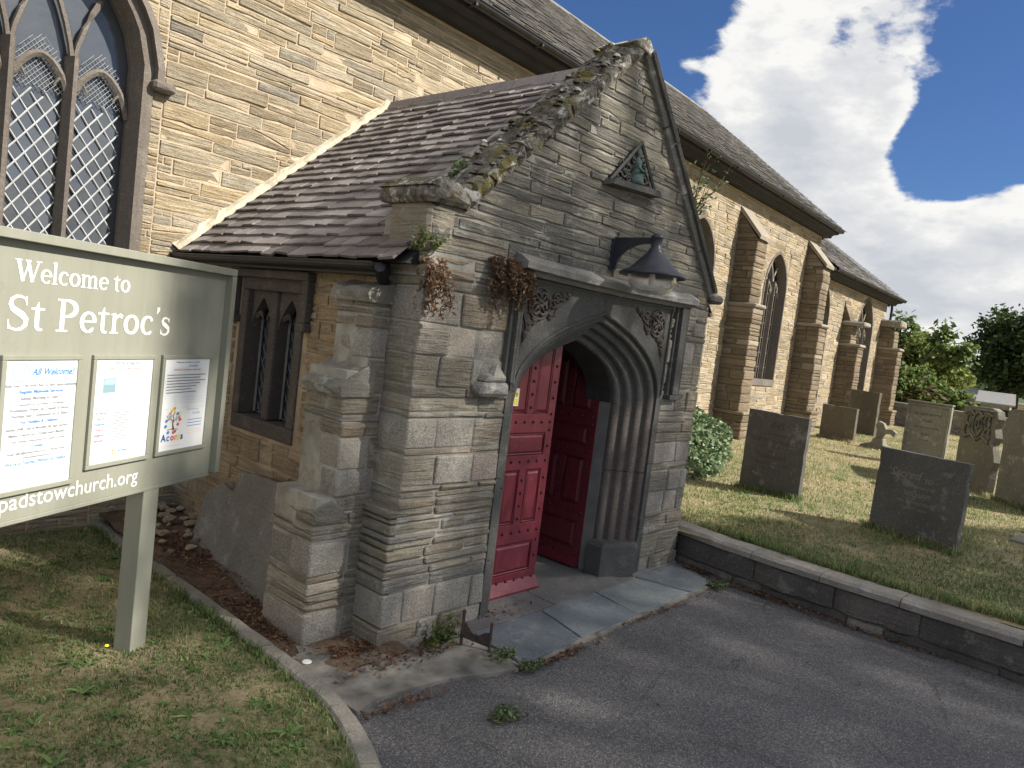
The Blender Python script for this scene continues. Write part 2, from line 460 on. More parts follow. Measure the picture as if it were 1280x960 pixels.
def mk_door():
    m, nt, b = new_mat('red door paint'); N = NT(nt); p = N.pos()
    n = N.noise(N.pos((3, 3, 1)), 7, 7, .65); f = N.noise(N.pos((1, 1, .2)), 90, 4)
    c = N.mix(N.ramp(n, [(.3, 0), (.75, 1)]), (.135, .019, .030), (.19, .031, .045))
    c = N.mix(N.math('MULTIPLY', N.ramp(N.noise(p, 26, 6, .7), [(.60, 0), (.70, 1)]), .35), c, (.42, .2, .2))
    N.L(c, b.inputs['Base Color'])
    N.L(N.ramp(n, [(.3, .30), (.7, .5)]), b.inputs['Roughness'])
    N.bump(b, f, .12, .004)
    return m
M['door'] = mk_door()

def mk_asphalt():
    m, nt, b = new_mat('asphalt'); N = NT(nt); p = N.pos()
    v = N.vor(p, 150); v2 = N.vor(p, 70)
    col = node(nt, 'ShaderNodeSeparateColor'); N.L(v.outputs['Color'], col.inputs[0])
    c = N.ramp(col.outputs[0], [(0, (.075, .072, .073)), (.5, (.138, .133, .135)), (.85, (.20, .193, .193)), (1, (.34, .33, .325))])
    big = N.noise(p, 1.1, 6, .6)
    c = N.mix(N.ramp(big, [(.35, 0), (.7, .65)]), c, N.mix(1, c, (.66, .65, .65), 'MULTIPLY'))
    c = N.mix(N.math('MULTIPLY', N.ramp(N.noise(p, 5, 8, .75), [(.62, 0), (.72, 1)]), .35), c, (.17, .15, .13))
    wr = N.noise(N.pos((1, 1, 1), (0, 0, .6)), .55, 7, .65, .6)
    c = N.mix(N.ramp(wr, [(.42, 0), (.60, .45)]), c, N.mix(1, c, (1.35, 1.33, 1.3), 'MULTIPLY'))
    ck = N.vor(N.pos(), 1.1, 'DISTANCE_TO_EDGE')
    cw = N.math('ADD', ck.outputs['Distance'], N.math('MULTIPLY', N.math('SUBTRACT', N.noise(p, 7, 6, .7), .5), .12))
    cm = N.math('MULTIPLY', N.ramp(N.math('ABSOLUTE', cw), [(.0, 1), (.006, 0)]), N.ramp(N.noise(p, .9, 3), [(.48, 0), (.56, 1)]))
    c = N.mix(N.math('MULTIPLY', cm, .7), c, (.03, .028, .026))
    N.L(c, b.inputs['Base Color']); b.inputs['Roughness'].default_value = .85
    N.bump(b, N.math('SUBTRACT', N.math('MULTIPLY', N.noise(p, 6, 4), .5), N.math('ADD', v.outputs['Distance'], N.math('MULTIPLY', v2.outputs['Distance'], .7))), .9, .008)
    return m
M['asphalt'] = mk_asphalt()

def mk_turf(name, cols):
    m, nt, b = new_mat(name); N = NT(nt); p = N.pos()
    n = N.noise(p, 1.4, 6, .6); f = N.noise(p, 30, 7, .7)
    c = N.ramp(N.math('ADD', N.math('MULTIPLY', n, .5), N.math('MULTIPLY', f, .5)), cols)
    N.L(c, b.inputs['Base Color']); b.inputs['Roughness'].default_value = .95
    b.inputs['Specular IOR Level'].default_value = .1
    N.bump(b, f, 1.0, .03)
    return m
M['turf'] = mk_turf('turf', [(.34, (.13, .15, .065)), (.46, (.24, .22, .12)), (.57, (.38, .305, .20)), (.75, (.50, .42, .29))])
M['soil'] = mk_turf('soil and litter', [(.3, (.08, .06, .048)), (.5, (.17, .12, .085)), (.66, (.28, .20, .14)), (.8, (.36, .30, .24))])

def mk_blade(name, ramp, trans=.35):
    m, nt, b = new_mat(name); N = NT(nt); t = N.attr()
    c = N.ramp(t[0], ramp)
    c = N.mix(t[1], N.mix(1, c, (.6, .6, .6), 'MULTIPLY'), N.mix(1, c, (1.25, 1.25, 1.2), 'MULTIPLY'))
    N.L(c, b.inputs['Base Color']); b.inputs['Roughness'].default_value = .55
    b.inputs['Specular IOR Level'].default_value = .3
    tr = node(nt, 'ShaderNodeBsdfTranslucent'); N.L(c, tr.inputs[0])
    mx = node(nt, 'ShaderNodeMixShader', inp={'Fac': trans}); out = [n for n in nt.nodes if n.type == 'OUTPUT_MATERIAL'][0]
    N.L(b.outputs[0], mx.inputs[1]); N.L(tr.outputs[0], mx.inputs[2]); N.L(mx.outputs[0], out.inputs[0])
    return m
M['grass'] = mk_blade('grass blades', [(0, (.12, .18, .06)), (.4, (.20, .27, .10)), (.6, (.34, .35, .16)), (.8, (.50, .43, .25)), (1, (.62, .53, .35))])
M['weed'] = mk_blade('weed leaves', [(0, (.11, .20, .07)), (1, (.24, .35, .13))])
M['leaf_dark'] = mk_blade('dark tree leaves', [(0, (.025, .045, .016)), (.6, (.055, .09, .028)), (1, (.12, .17, .06))], .3)
M['leaf_mid'] = mk_blade('bush leaves', [(0, (.06, .11, .03)), (.5, (.14, .20, .06)), (1, (.32, .36, .11))], .45)
M['leaf_ivy'] = mk_blade('ivy leaves', [(0, (.06, .11, .05)), (.6, (.14, .21, .10)), (1, (.36, .42, .27))], .2)
M['fern'] = mk_blade('dried fern', [(0, (.06, .09, .03)), (.3, (.13, .085, .05)), (.7, (.20, .11, .07)), (1, (.30, .20, .12))], .3)
M['litter'] = mk_blade('fallen leaves', [(0, (.06, .035, .025)), (.5, (.15, .075, .045)), (1, (.27, .16, .10))], .1)

def mk_glass(name, col, rough=.08):
    m, nt, b = new_mat(name); N = NT(nt); p = N.pos()
    N.L(N.mix(N.noise(p, 5, 3), col, tuple(x * 1.6 for x in col)), b.inputs['Base Color'])
    b.inputs['Roughness'].default_value = rough; b.inputs['Specular IOR Level'].default_value = .8
    N.bump(b, N.noise(p, 14, 2), .25, .01)
    return m
M['glass'] = mk_glass('old window glass', (.055, .062, .072), .16)
M['glass_far'] = mk_glass('dusty dark window glass', (.012, .012, .014), .45)
M['glass_far'].node_tree.nodes['Principled BSDF'].inputs['Specular IOR Level'].default_value = .25
def mk_bowl():
    m, nt, b = new_mat('clear lamp bowl'); 
    b.inputs['Base Color'].default_value = (.85, .86, .84, 1); b.inputs['Roughness'].default_value = .12
    b.inputs['Transmission Weight'].default_value = .9; b.inputs['IOR'].default_value = 1.15; b.inputs['Alpha'].default_value = .55
    return m
M['bowl'] = mk_bowl()

# ------------------------------------------------------------------ stonework generator
def clip(poly, nx, ny, c):
    """keep the side nx*u+ny*v <= c"""
    out = []
    for i in range(len(poly)):
        a, b = poly[i], poly[(i + 1) % len(poly)]
        da, db = nx * a[0] + ny * a[1] - c, nx * b[0] + ny * b[1] - c
        if da <= 0: out.append(a)
        if da * db < 0:
            t = da / (da - db)
            out.append((a[0] + (b[0] - a[0]) * t, a[1] + (b[1] - a[1]) * t))
    return out

def area(p):
    return .5 * abs(sum(p[i][0] * p[(i + 1) % len(p)][1] - p[(i + 1) % len(p)][0] * p[i][1] for i in range(len(p))))

def edges_out(poly):
    """outward half planes of a counter-clockwise convex polygon"""
    r = []
    for i in range(len(poly)):
        a, b = poly[i], poly[(i + 1) % len(poly)]
        dx, dy = b[0] - a[0], b[1] - a[1]; l = sqrt(dx * dx + dy * dy) or 1
        nx, ny = dy / l, -dx / l
        r.append((nx, ny, nx * a[0] + ny * a[1]))
    return r

def inside_convex(p, hull):
    for nx, ny, c in edges_out(hull):
        if len(p) < 3: return []
        p = clip(p, nx, ny, c)
    return p

def minus_convex(polys, hole):
    E_ = edges_out(hole)
    us = [q[0] for q in hole]; vs = [q[1] for q in hole]
    lo = (min(us), min(vs)); hi = (max(us), max(vs))
    out = []
    for p in polys:
        if max(q[0] for q in p) <= lo[0] or min(q[0] for q in p) >= hi[0] or max(q[1] for q in p) <= lo[1] or min(q[1] for q in p) >= hi[1]:
            out.append(p); continue
        rest = p
        for nx, ny, c in E_:
            if len(rest) < 3: break
            piece = clip(rest, -nx, -ny, -c)
            if len(piece) >= 3 and area(piece) > 1e-6: out.append(piece)
            rest = clip(rest, nx, ny, c)
    return out

def rows_between(v0, v1, hs, rng):
    v = [v0]
    while v[-1] < v1 - .02:
        v.append(v[-1] + rng.choice(hs) * rng.uniform(.85, 1.15))
    v[-1] = v1
    return v

def cells(u0, u1, rows, lr, rng, wav=.012, thin=.25):
    out = []
    ph = [rng.uniform(0, 9) for _ in rows]
    def yv(i, u):
        if i == 0 or i == len(rows) - 1: return rows[i]
        return rows[i] + wav * (sin(u * 1.7 + ph[i]) + .5 * sin(u * 4.3 + ph[i] * 2))
    for i in range(len(rows) - 1):
        u = u0 - rng.uniform(0, lr[0])
        h = rows[i + 1] - rows[i]
        while u < u1:
            l = rng.uniform(*lr) * (1.25 if h < .09 else .85 if h > .16 else 1)
            a, b = max(u, u0), min(u + l, u1)
            if b - a > .04:
                y = [yv(i, a), yv(i, b), yv(i + 1, b), yv(i + 1, a)]
                if h > .09 and rng.random() < thin:
                    k = rng.uniform(.35, .65); m1 = y[0] + (y[3] - y[0]) * k; m2 = y[1] + (y[2] - y[1]) * k
                    sp = a + (b - a) * rng.uniform(.3, .7)
                    out.append([(a, y[0]), (b, y[1]), (b, m2), (a, m1)])
                    if rng.random() < .5:
                        ms = m1 + (m2 - m1) * (sp - a) / (b - a); ts = y[3] + (y[2] - y[3]) * (sp - a) / (b - a)
                        out.append([(a, m1), (sp, ms), (sp, ts), (a, y[3])]); out.append([(sp, ms), (b, m2), (b, y[2]), (sp, ts)])
                    else:
                        out.append([(a, m1), (b, m2), (b, y[2]), (a, y[3])])
                else:
                    out.append([(a, y[0]), (b, y[1]), (b, y[2]), (a, y[3])])
            u += l
    return out

def stone_geo(poly, fr, joint, depth, rng):
    cu = sum(p[0] for p in poly) / len(poly); cv = sum(p[1] for p in poly) / len(poly)
    w = max(p[0] for p in poly) - min(p[0] for p in poly); h = max(p[1] for p in poly) - min(p[1] for p in poly)
    if w < joint * 2.5 or h < joint * 2.2: return None
    sx, sy = 1 - joint / w, 1 - joint / h
    q = [(cu + (a - cu) * sx, cv + (b - cv) * sy) for a, b in poly]
    # cut the corners and ruffle the long edges
    r = []
    n = len(q)
    for i in range(n):
        a, b = q[i], q[(i + 1) % n]
        L = sqrt((b[0] - a[0]) ** 2 + (b[1] - a[1]) ** 2)
        if L < .015: r.append(a); continue
        c = min(.003 + .09 * h * rng.random() ** 1.6, L * .3)
        ks = [c / L]
        if L > .16: ks += [rng.uniform(.3, .45), rng.uniform(.55, .7)]
        ks.append(1 - c / L)
        nx, ny = (b[1] - a[1]) / L, -(b[0] - a[0]) / L
        for j, k in enumerate(ks):
            d = -rng.uniform(-.06, .17) * min(h, .07) if 0 < j < len(ks) - 1 else -rng.uniform(0, .05) * min(h, .1)
            r.append((a[0] + (b[0] - a[0]) * k + nx * d, a[1] + (b[1] - a[1]) * k + ny * d))
    n = len(r)
    if n < 3: return None
    ins = min(.005, h * .10)
    d0 = depth * rng.uniform(.45, 1.25)
    tu, tv = rng.uniform(-.03, .03), rng.uniform(-.06, .06)
    vs = [fr(a, b, -.025) for a, b in r]
    vs += [fr(a, b, d0 * .55) for a, b in r]
    fx, fy = max(.3, 1 - 2 * ins / w), max(.3, 1 - 2 * ins / h)
    fr2 = [(cu + (a - cu) * fx, cv + (b - cv) * fy) for a, b in r]
    vs += [fr(a, b, d0 + tu * (a - cu) + tv * (b - cv) + rng.uniform(-.3, .3) * depth * .9) for a, b in fr2]
    vs.append(fr(cu, cv, d0 + rng.uniform(-.1, .35) * depth))
    fs = []
    for k in range(2):
        for i in range(n):
            j = (i + 1) % n
            fs.append((k * n + i, k * n + j, (k + 1) * n + j, (k + 1) * n + i))
    for i in range(n):
        fs.append((2 * n + i, 2 * n + (i + 1) % n, 3 * n))
    return vs, fs

def block_geo(a, b, rng, fr=None, ch=.014, jit=.006):
    """rough squared block between corners a and b, chamfered, 24 + 6 verts"""
    x = (a[0], b[0]); y = (a[1], b[1]); z = (a[2], b[2])
    ch = min(ch, (x[1] - x[0]) * .25, (y[1] - y[0]) * .25, (z[1] - z[0]) * .25)
    V, idx = [], {}
    J = lambda: rng.uniform(-jit, jit)
    for i in (0, 1):
        for j in (0, 1):
            for k in (0, 1):
                sx, sy, sz = (1, -1)[i], (1, -1)[j], (1, -1)[k]
                jx, jy, jz = J(), J(), J() * .4
                for ax in range(3):
                    p = [x[i] + sx * ch * (ax != 0) + jx, y[j] + sy * ch * (ax != 1) + jy, z[k] + sz * ch * (ax != 2) + jz]
                    idx[(i, j, k, ax)] = len(V); V.append(p)
    F = []
    def face(ids):
        F.append(tuple(ids))
    for ax in range(3):
        for s in (0, 1):
            o = [c for c in range(3) if c != ax]
            ring = []
            for u, v in ((0, 0), (1, 0), (1, 1), (0, 1)):
                key = [0, 0, 0]; key[ax] = s; key[o[0]] = u; key[o[1]] = v
                ring.append(idx[(*key, ax)])
            c = [sum(V[r][q] for r in ring) / 4 for q in range(3)]
            c[ax] += (1 if s else -1) * rng.uniform(0, jit * 2.2)
            V.append(c); ci = len(V) - 1
            flip = (s == 0) != (ax == 1)
            for q in range(4):
                t = (ring[q], ring[(q + 1) % 4], ci)
                F.append(t[::-1] if flip else t)
    # edge and corner bevels
    for ax in range(3):
        o = [c for c in range(3) if c != ax]
        for u in (0, 1):
            for v in (0, 1):
                k0 = [0, 0, 0]; k1 = [0, 0, 0]; k0[o[0]] = k1[o[0]] = u; k0[o[1]] = k1[o[1]] = v; k1[ax] = 1
                q = [idx[(*k0, o[0])], idx[(*k1, o[0])], idx[(*k1, o[1])], idx[(*k0, o[1])]]
                F.append(tuple(q if (u == v) == (ax != 1) else q[::-1]))
    for i in (0, 1):
        for j in (0, 1):
            for k in (0, 1):
                t = [idx[(i, j, k, q)] for q in range(3)]
                F.append(tuple(t if (i + j + k) % 2 else t[::-1]))
    if fr: V = [fr(*p) for p in V]
    return V, F

class Pieces:
    """alike pieces of one thing: the 300 that show largest become parts, the rest one stuff part"""
    def __init__(s, root): s.root = root; s.it = []
    def add(s, name, geo, mat, tint, parent=None, smooth=False):
        if geo is None: return
        V = [Vector(v) for v in geo[0]]
        c = sum(V, Vector()) / len(V)
        q = px_of(c)
        sz = 0
        if q and -80 < q[0] < 1360 and -80 < q[1] < 1040:
            P = [px_of(v) for v in V[:: max(1, len(V) // 8)]]
            P = [p for p in P if p]
            if P: sz = (max(p[0] for p in P) - min(p[0] for p in P) + 1) * (max(p[1] for p in P) - min(p[1] for p in P) + 1)
        s.it.append((sz, name, geo, mat, tint, parent or s.root, smooth))
    def flush(s, cap=300, rest_name=None, minpx=24):
        names = {}
        for t in s.it: names.setdefault(t[1], []).append(t)
        for nm, L_ in names.items():
            L_.sort(key=lambda t: -t[0])
            k = 0
            for t in L_[:cap]:
                if t[0] < minpx: break
                MB().add(t[2][0], t[2][1], t[4]).build(nm, t[3], t[5], smooth=t[6]); k += 1
            by = {}
            for t in L_[k:]: by.setdefault(t[3], []).append(t)
            for mat, ts in by.items():
                mb = MB()
                for t in ts: mb.add(t[2][0], t[2][1], t[4])
                o = mb.build((rest_name or nm) + '_field', mat, s.root)
                o["kind"] = "stuff"

def tnt(rng, odd=.12):
    g = .5 + rng.uniform(-.12, .12)
    if rng.random() < odd: g = rng.choice((.1, .15, .85, .95))
    return (rng.random(), g, rng.random())

# ------------------------------------------------------------------ CHURCH
P0 = Vector((4.82, 6.397, 0)); CD = Vector((0.99917, 0.04077, 0)); CN = Vector((-0.04077, 0.99917, 0))
def CH(s, z, o=0.0):            # along the wall, height, out of the wall towards the path
    return P0 + CD * s - CN * o + Vector((0, 0, z))
def CHb(s, o, z): return CH(s, z, o)

def arch_pts(c, hw, zs, rise, n=14, pw=1.25):
    """pointed arch, left springing to right springing"""
    out = []
    for i in range(n + 1):
        t = i / n
        x = -1 + 2 * t
        k = abs(x)
        z = (1 - k ** 1.9) ** (1 / 1.75)
        z = z * .86 + (1 - k) * .14
        out.append((c + hw * x, zs + rise * z))
    return out

church = thing('church', 'long sunlit stone church with slate roof, arched lattice windows and buttresses', 'church', tuple(CH(5, 0, 0)))
CP = Pieces(church)
WIN = [  # s centre, half width, sill, spring, rise, lights
    (-3.12, .62, 1.64, 3.72, .72, 3), (7.35, .62, 1.64, 3.72, .72, 3), (11.22, .61, 1.64, 3.72, .68, 3),
    (14.55, .60, 1.25, 3.45, .80, 3), (18.75, .80, 1.25, 3.30, .95, 3)]
SURRS = (.11, .06, .06, .06, .07)
holes, rebate = [], []
for SURR, (c, hw, zb, zs, rise, nl) in zip(SURRS, WIN):
    top = arch_pts(c, hw + SURR, zs, rise + SURR * 1.1)
    holes.append([(c - hw - SURR, zb - .1), (c + hw + SURR, zb - .1)] + top[::-1])

def wall_core(region, holes, depth, fr, mat, name, root, shift=0.0):
    polys = [region]
    for h in holes: polys = minus_convex(polys, h)
    mb = MB()
    for p in polys:
        if area(p) > 1e-4: mb.prism(p, shift, shift - depth, fr)
    return mb.build(name, mat, root)

rg = random.Random(3)
NAVE = [(-9, -.3), (13.8, -.3), (13.8, 5.25), (-9, 5.25)]
CHAN = [(13.8, -.3), (21.0, -.3), (21.0, 4.36), (13.8, 4.36)]
nave_wall = wall_core(NAVE, holes, .35, lambda u, v, w: CH(u, v, w), M['mortar_nave'], 'nave_wall', church)
chan_wall = wall_core(CHAN, holes, .35, lambda u, v, w: CH(u, v, w - .002), M['mortar_nave'], 'chancel_wall', church)

def nave_stones(u0, u1, v0, v1, hs, lr, hull=None, extra=()):
    rows = rows_between(v0, v1, hs, rg)
    for c in cells(u0, u1, rows, lr, rg, .012, .3):
        ps = [c]
        if hull: ps = [inside_convex(c, hull)]
        for h in list(holes) + list(extra): ps = minus_convex([p for p in ps if len(p) >= 3], h)
        for p in ps:
            if len(p) < 3 or area(p) < .0012: continue
            CP.add('stone', stone_geo(p, lambda u, v, w: CH(u, v, w), .010, .009, rg), M['nave_stone'], tnt(rg, .26))
# patches of plaster render near the porch roof leave some stones out
nave_stones(-4.4, -1.7, -.1, 1.98, (.07, .09, .12), (.2, .5))
nave_stones(-4.4, -2.3, 2.2, 5.22, (.07, .09, .12, .06), (.22, .6))
PATCH = [(-.62, 3.0, .42, .10), (-.2, 3.25, .5, .09), (.12, 3.5, .3, .09), (-1.15, 2.72, .5, .08), (-1.6, 2.5, .5, .06), (.45, 3.0, .2, .09), (-1.0, 3.35, .25, .05), (-.7, 2.62, .45, .06), (.1, 3.0, .16, .08), (-1.9, 2.32, .3, .06)]
nave_stones(-2.3, 3.6, 2.0, 5.22, (.05, .07, .09, .11, .13, .045), (.2, .78), None, [[(s + w * .5 * cos(q * pi / 4 + .3), z + h * .5 * sin(q * pi / 4 + .3)) for q in range(8)] for s, z, w, h in PATCH])
nave_stones(3.6, 13.78, .35, 5.22, (.09, .12, .14, .08), (.28, .7))
nave_stones(13.82, 20.98, .4, 4.33, (.1, .13, .15), (.3, .8))
# a few plaster smears over the joints, as low lumps on the wall
mb = MB()
for s, z, w, h in [(a, b, c_ * 1.05, d_ * 1.15) for a, b, c_, d_ in PATCH] + [(-1.2, 3.0, .14, .05), (1.3, 4.1, .2, .05), (-.3, 2.8, .2, .07)]:
    n = 14; V = [CH(s, z, .012)]
    for k in range(n):
        a = 2 * pi * k / n; rr = rg.uniform(.55, 1.1)
        V.append(CH(s + w * .5 * cos(a) * rr, z + h * .5 * sin(a) * rr, .004))
    for k in range(n):
        V[k + 1] = V[k + 1]
    mb.add(V, [(0, 1 + (k + 1) % n, 1 + k) for k in range(n)])
mb.build('render_patch', M['render'], church)

# windows ---------------------------------------------------------------
def church_window(i, c, hw, zb, zs, rise, nl):
    near = i == 0
    SURR = SURRS[i]
    frm = M['dark_trim']
    D = .20
    inner = arch_pts(c, hw, zs, rise, 22)
    outer = arch_pts(c, hw + SURR, zs, rise + SURR * 1.1, 22)
    pin = [(c - hw, zb)] + inner + [(c + hw, zb)]
    pou = [(c - hw - SURR, zb - .1)] + outer + [(c + hw + SURR, zb - .1)]
    f = MB()
    prof = [(0, -.02), (0, .022), (.35, .026), (.72, .02), (.80, -.03), (.86, -.05), (.92, -D * .6), (1.0, -D * .72), (1.02, -D)]
    V, F = [], []
    for (a, b), (p, q) in zip(pou, pin):
        for k, w in prof: V.append(CH(a + (p - a) * k, b + (q - b) * k, w))
    m = len(prof)
    for j in range(len(pin) - 1):
        for k in range(m - 1):
            F.append((j * m + k, j * m + k + 1, (j + 1) * m + k + 1, (j + 1) * m + k))
    f.add(V, F, (.5, .5, .5))
    w = f.build('window', frm, church)
    sl = MB()
    sl.prism([(c - hw - SURR, zb - .13), (c + hw + SURR, zb - .13), (c + hw + SURR, zb + .012), (c - hw - SURR, zb + .012)], .035, -D - .02, lambda u, v, ww: CH(u, v, ww))
    sl.build('sill', frm, w)
    # hood mould over the arch with stopped ends
    hm = MB()
    o1 = arch_pts(c, hw + SURR + .07, zs, rise + SURR * 1.1 + .07, 22)
    V, F = [], []
    a1 = [(c - hw - SURR, zs - .10)] + outer + [(c + hw + SURR, zs - .10)]
    b1 = [(c - hw - SURR - .07, zs - .10)] + o1 + [(c + hw + SURR + .07, zs - .10)]
    for (a, b), (p, q) in zip(a1, b1):
        V += [CH(a, b, .0), CH(a, b, .085), CH(p, q, .05), CH(p, q, -.01)]
    for j in range(len(a1) - 1):
        for k in range(3): F.append((j * 4 + k, j * 4 + 4 + k, j * 4 + 5 + k, j * 4 + k + 1))
    F += [(0, 1, 2, 3), tuple(len(V) - 4 + q for q in (3, 2, 1, 0))]
    hm.add(V, F)
    for sgn in ((-1, 1) if near else ()):
        x = c + sgn * (hw + SURR + (.06 if near else .04))
        hm.add(*block_geo((x - .09, -.01, zs - .17), (x + .09, .10, zs - .09), rg, CHb, .02, .004))
    if near: hm.build('hood_mould', M['dark_trim'], w)
    # glass
    g = MB()
    ng = 'leaded_glass'
    glz = MB()
    glz.prism([(c - hw - .03, zb), (c + hw + .03, zb)] + arch_pts(c, hw + .03, zs, rise + .03, 14)[::-1], -D - .012, -D - .03, lambda u, v, ww: CH(u, v, ww))
    glz.build(ng, M['glass'] if near else M['glass_far'], w)
    # mullions and tracery
    mw = .042 if near else .035
    lights = []
    zl = zs - (.20 if near else 0)
    step = 2 * hw / nl
    ms = [c - hw + step * k for k in range(1, nl)]
    for x in ms:
        t = MB()
        ztop = zl + .12
        pr = [(-mw, -D), (-mw, -D + .05), (-.014, -D + .125), (.014, -D + .125), (mw, -D + .05), (mw, -D)]
        V = []; 
        for z in (zb, ztop):
            V += [CH(x + a, z, o) for a, o in pr]
        t.add(V, [(j, j + 1, j + 7, j + 6) for j in range(5)])
        t.build('mullion', frm, w)
    # light heads: small pointed arches with cusps, then tracery bars up to the arch
    tr = MB()
    def bar(pts, r=.024, o=-D + .045):
        tr.tube([CH(a, b, o) for a, b in pts], r, 5)
    bound = [c - hw] + ms + [c + hw]
    for k in range(nl):
        a, b = bound[k], bound[k + 1]
        hd = [(a + (b - a) * t, zl - .22 + .30 * (1 - abs(2 * t - 1) ** 1.7) ** .7) for t in [j / 12 for j in range(13)]]
        bar(hd, .026)
        for sg in (-1, 1):       # cusps
            xx = (a + b) / 2 + sg * (b - a) * .33
            bar([(xx + sg * .04, zl - .07), (xx - sg * .012, zl - .06), (xx - sg * .045, zl - .115)], [.020, .016, .007])
        lights.append((a + mw, b - mw, zb + .02, hd))
    # intersecting bars in the head
    for x in ms:
        for sg in (-1, 1):
            pts = []
            for j in range(9):
                t = j / 8
                xx = x + sg * step * 1.0 * (t ** 1.35); zz = zl + .06 + (rise - .1 + zs - zl) * sin(t * pi / 2) * .92
                k = min(1, abs(xx - c) / hw)
                lim = zs + rise * ((1 - k ** 1.9) ** (1 / 1.75) * .86 + (1 - k) * .14)
                if zz > lim + .02: break
                pts.append((xx, zz))
            if len(pts) > 1: bar(pts, .022)
    tr.build('tracery', M['dark_trim'] if near else M['pale_trim'], w)
    return w, lights, D

for i, wd in enumerate(WIN):
    w, lights, D = church_window(i, *wd)
    for (a, b, z0, hd) in lights:
        zt = wd[3] - (.36 if i == 0 else .05)
        lat = MB()
        if i == 0:
            # diamond lattice with separate dark panes behind it
            dx, dz = .112, .152
            x = (a + b) / 2
            off = (b - a) / 2
            for fam in (1, -1):
                k = -60
                while k < 60:
                    z = z0 + k * dz; k += 1
                    # line: u from a..b, v = z + fam*(u-a)*dz/dx
                    u0_, u1_ = a, b
                    v0_, v1_ = z, z + fam * (b - a) * dz / dx
                    pts = []
                    for t in np.linspace(0, 1, 9):
                        vv = v0_ + (v1_ - v0_) * t
                        if z0 <= vv <= zt: pts.append((u0_ + (u1_ - u0_) * t, vv))
                    if len(pts) > 1: lat.tube([CH(p[0], p[1] + R.uniform(-.004, .004), -D + .012 + .003 * fam + R.uniform(-.002, .004)) for p in (pts[0], pts[len(pts) // 2], pts[-1])], .0062, 4)
            lat.build('lattice', M['whitemetal'], w)
            # fine wire netting over the arched head of the light
            net = MB(); hx = .03
            for fam in (1, -1):
                for k in range(-14, 30):
                    z = zt - .03 + k * hx * 1.4
                    pts = []
                    for t in np.linspace(0, 1, 13):
                        vv = z + fam * (b - a) * t * 1.2; uu = a + (b - a) * t
                        cap = zt + .18 + .20 * (1 - abs(2 * t - 1) ** 1.7) ** .7
                        if zt - .02 <= vv <= cap: pts.append((uu, vv))
                    if len(pts) > 1: net.tube([CH(p[0], p[1], -D + .02 + .002 * fam) for p in (pts[0], pts[-1])], .0022, 3, caps=False)
            net.build('wire_netting', M['whitemetal'], w)
            if b > -3.6:
                for r_ in range(int((zt - z0) / dz * 2)):
                    for q in range(int((b - a) / dx) + 1):
                        cu = a + (q + (.5 if r_ % 2 else 1.0)) * dx; cv = z0 + (r_ + 1) * dz / 2 
                        if cu > b - dx * .3 or cv > zt - .05: continue
                        e = .004; t1, t2 = R.uniform(-.006, .006), R.uniform(-.006, .006)
                        pc = MB()
                        hx_, hz_ = dx / 2 - .003, dz / 2 - .004
                        pc.add([CH(cu - hx_, cv, -D + e + t1), CH(cu, cv - hz_, -D + e - t2), CH(min(b, cu + hx_), cv, -D + e - t1), CH(cu, cv + hz_, -D + e + t2)], [(0, 1, 2, 3)])
                        CP.it.append((500, 'pane', (pc.v, pc.f), M['glass'], (.5, .5, .5), w, False))
        else:
            n = 4
            for k in range(1, n):
                x = a + (b - a) * k / n
                lat.tube([CH(x, z0, -D + .01), CH(x, zt + .1, -D + .01)], .005, 4)
            z = z0 + .25
            while z < zt:
                lat.tube([CH(a, z, -D + .014), CH(b, z, -D + .014)], .006, 4); z += .33
            lat.build('lattice', M['whitemetal'], w)
            fr_ = MB()
            for x in (a + .012, b - .012): fr_.tube([CH(x, z0, -D + .03), CH(x, zt, -D + .03)], .011, 4)
            fr_.build('light_frame', M['pale_trim'], w)

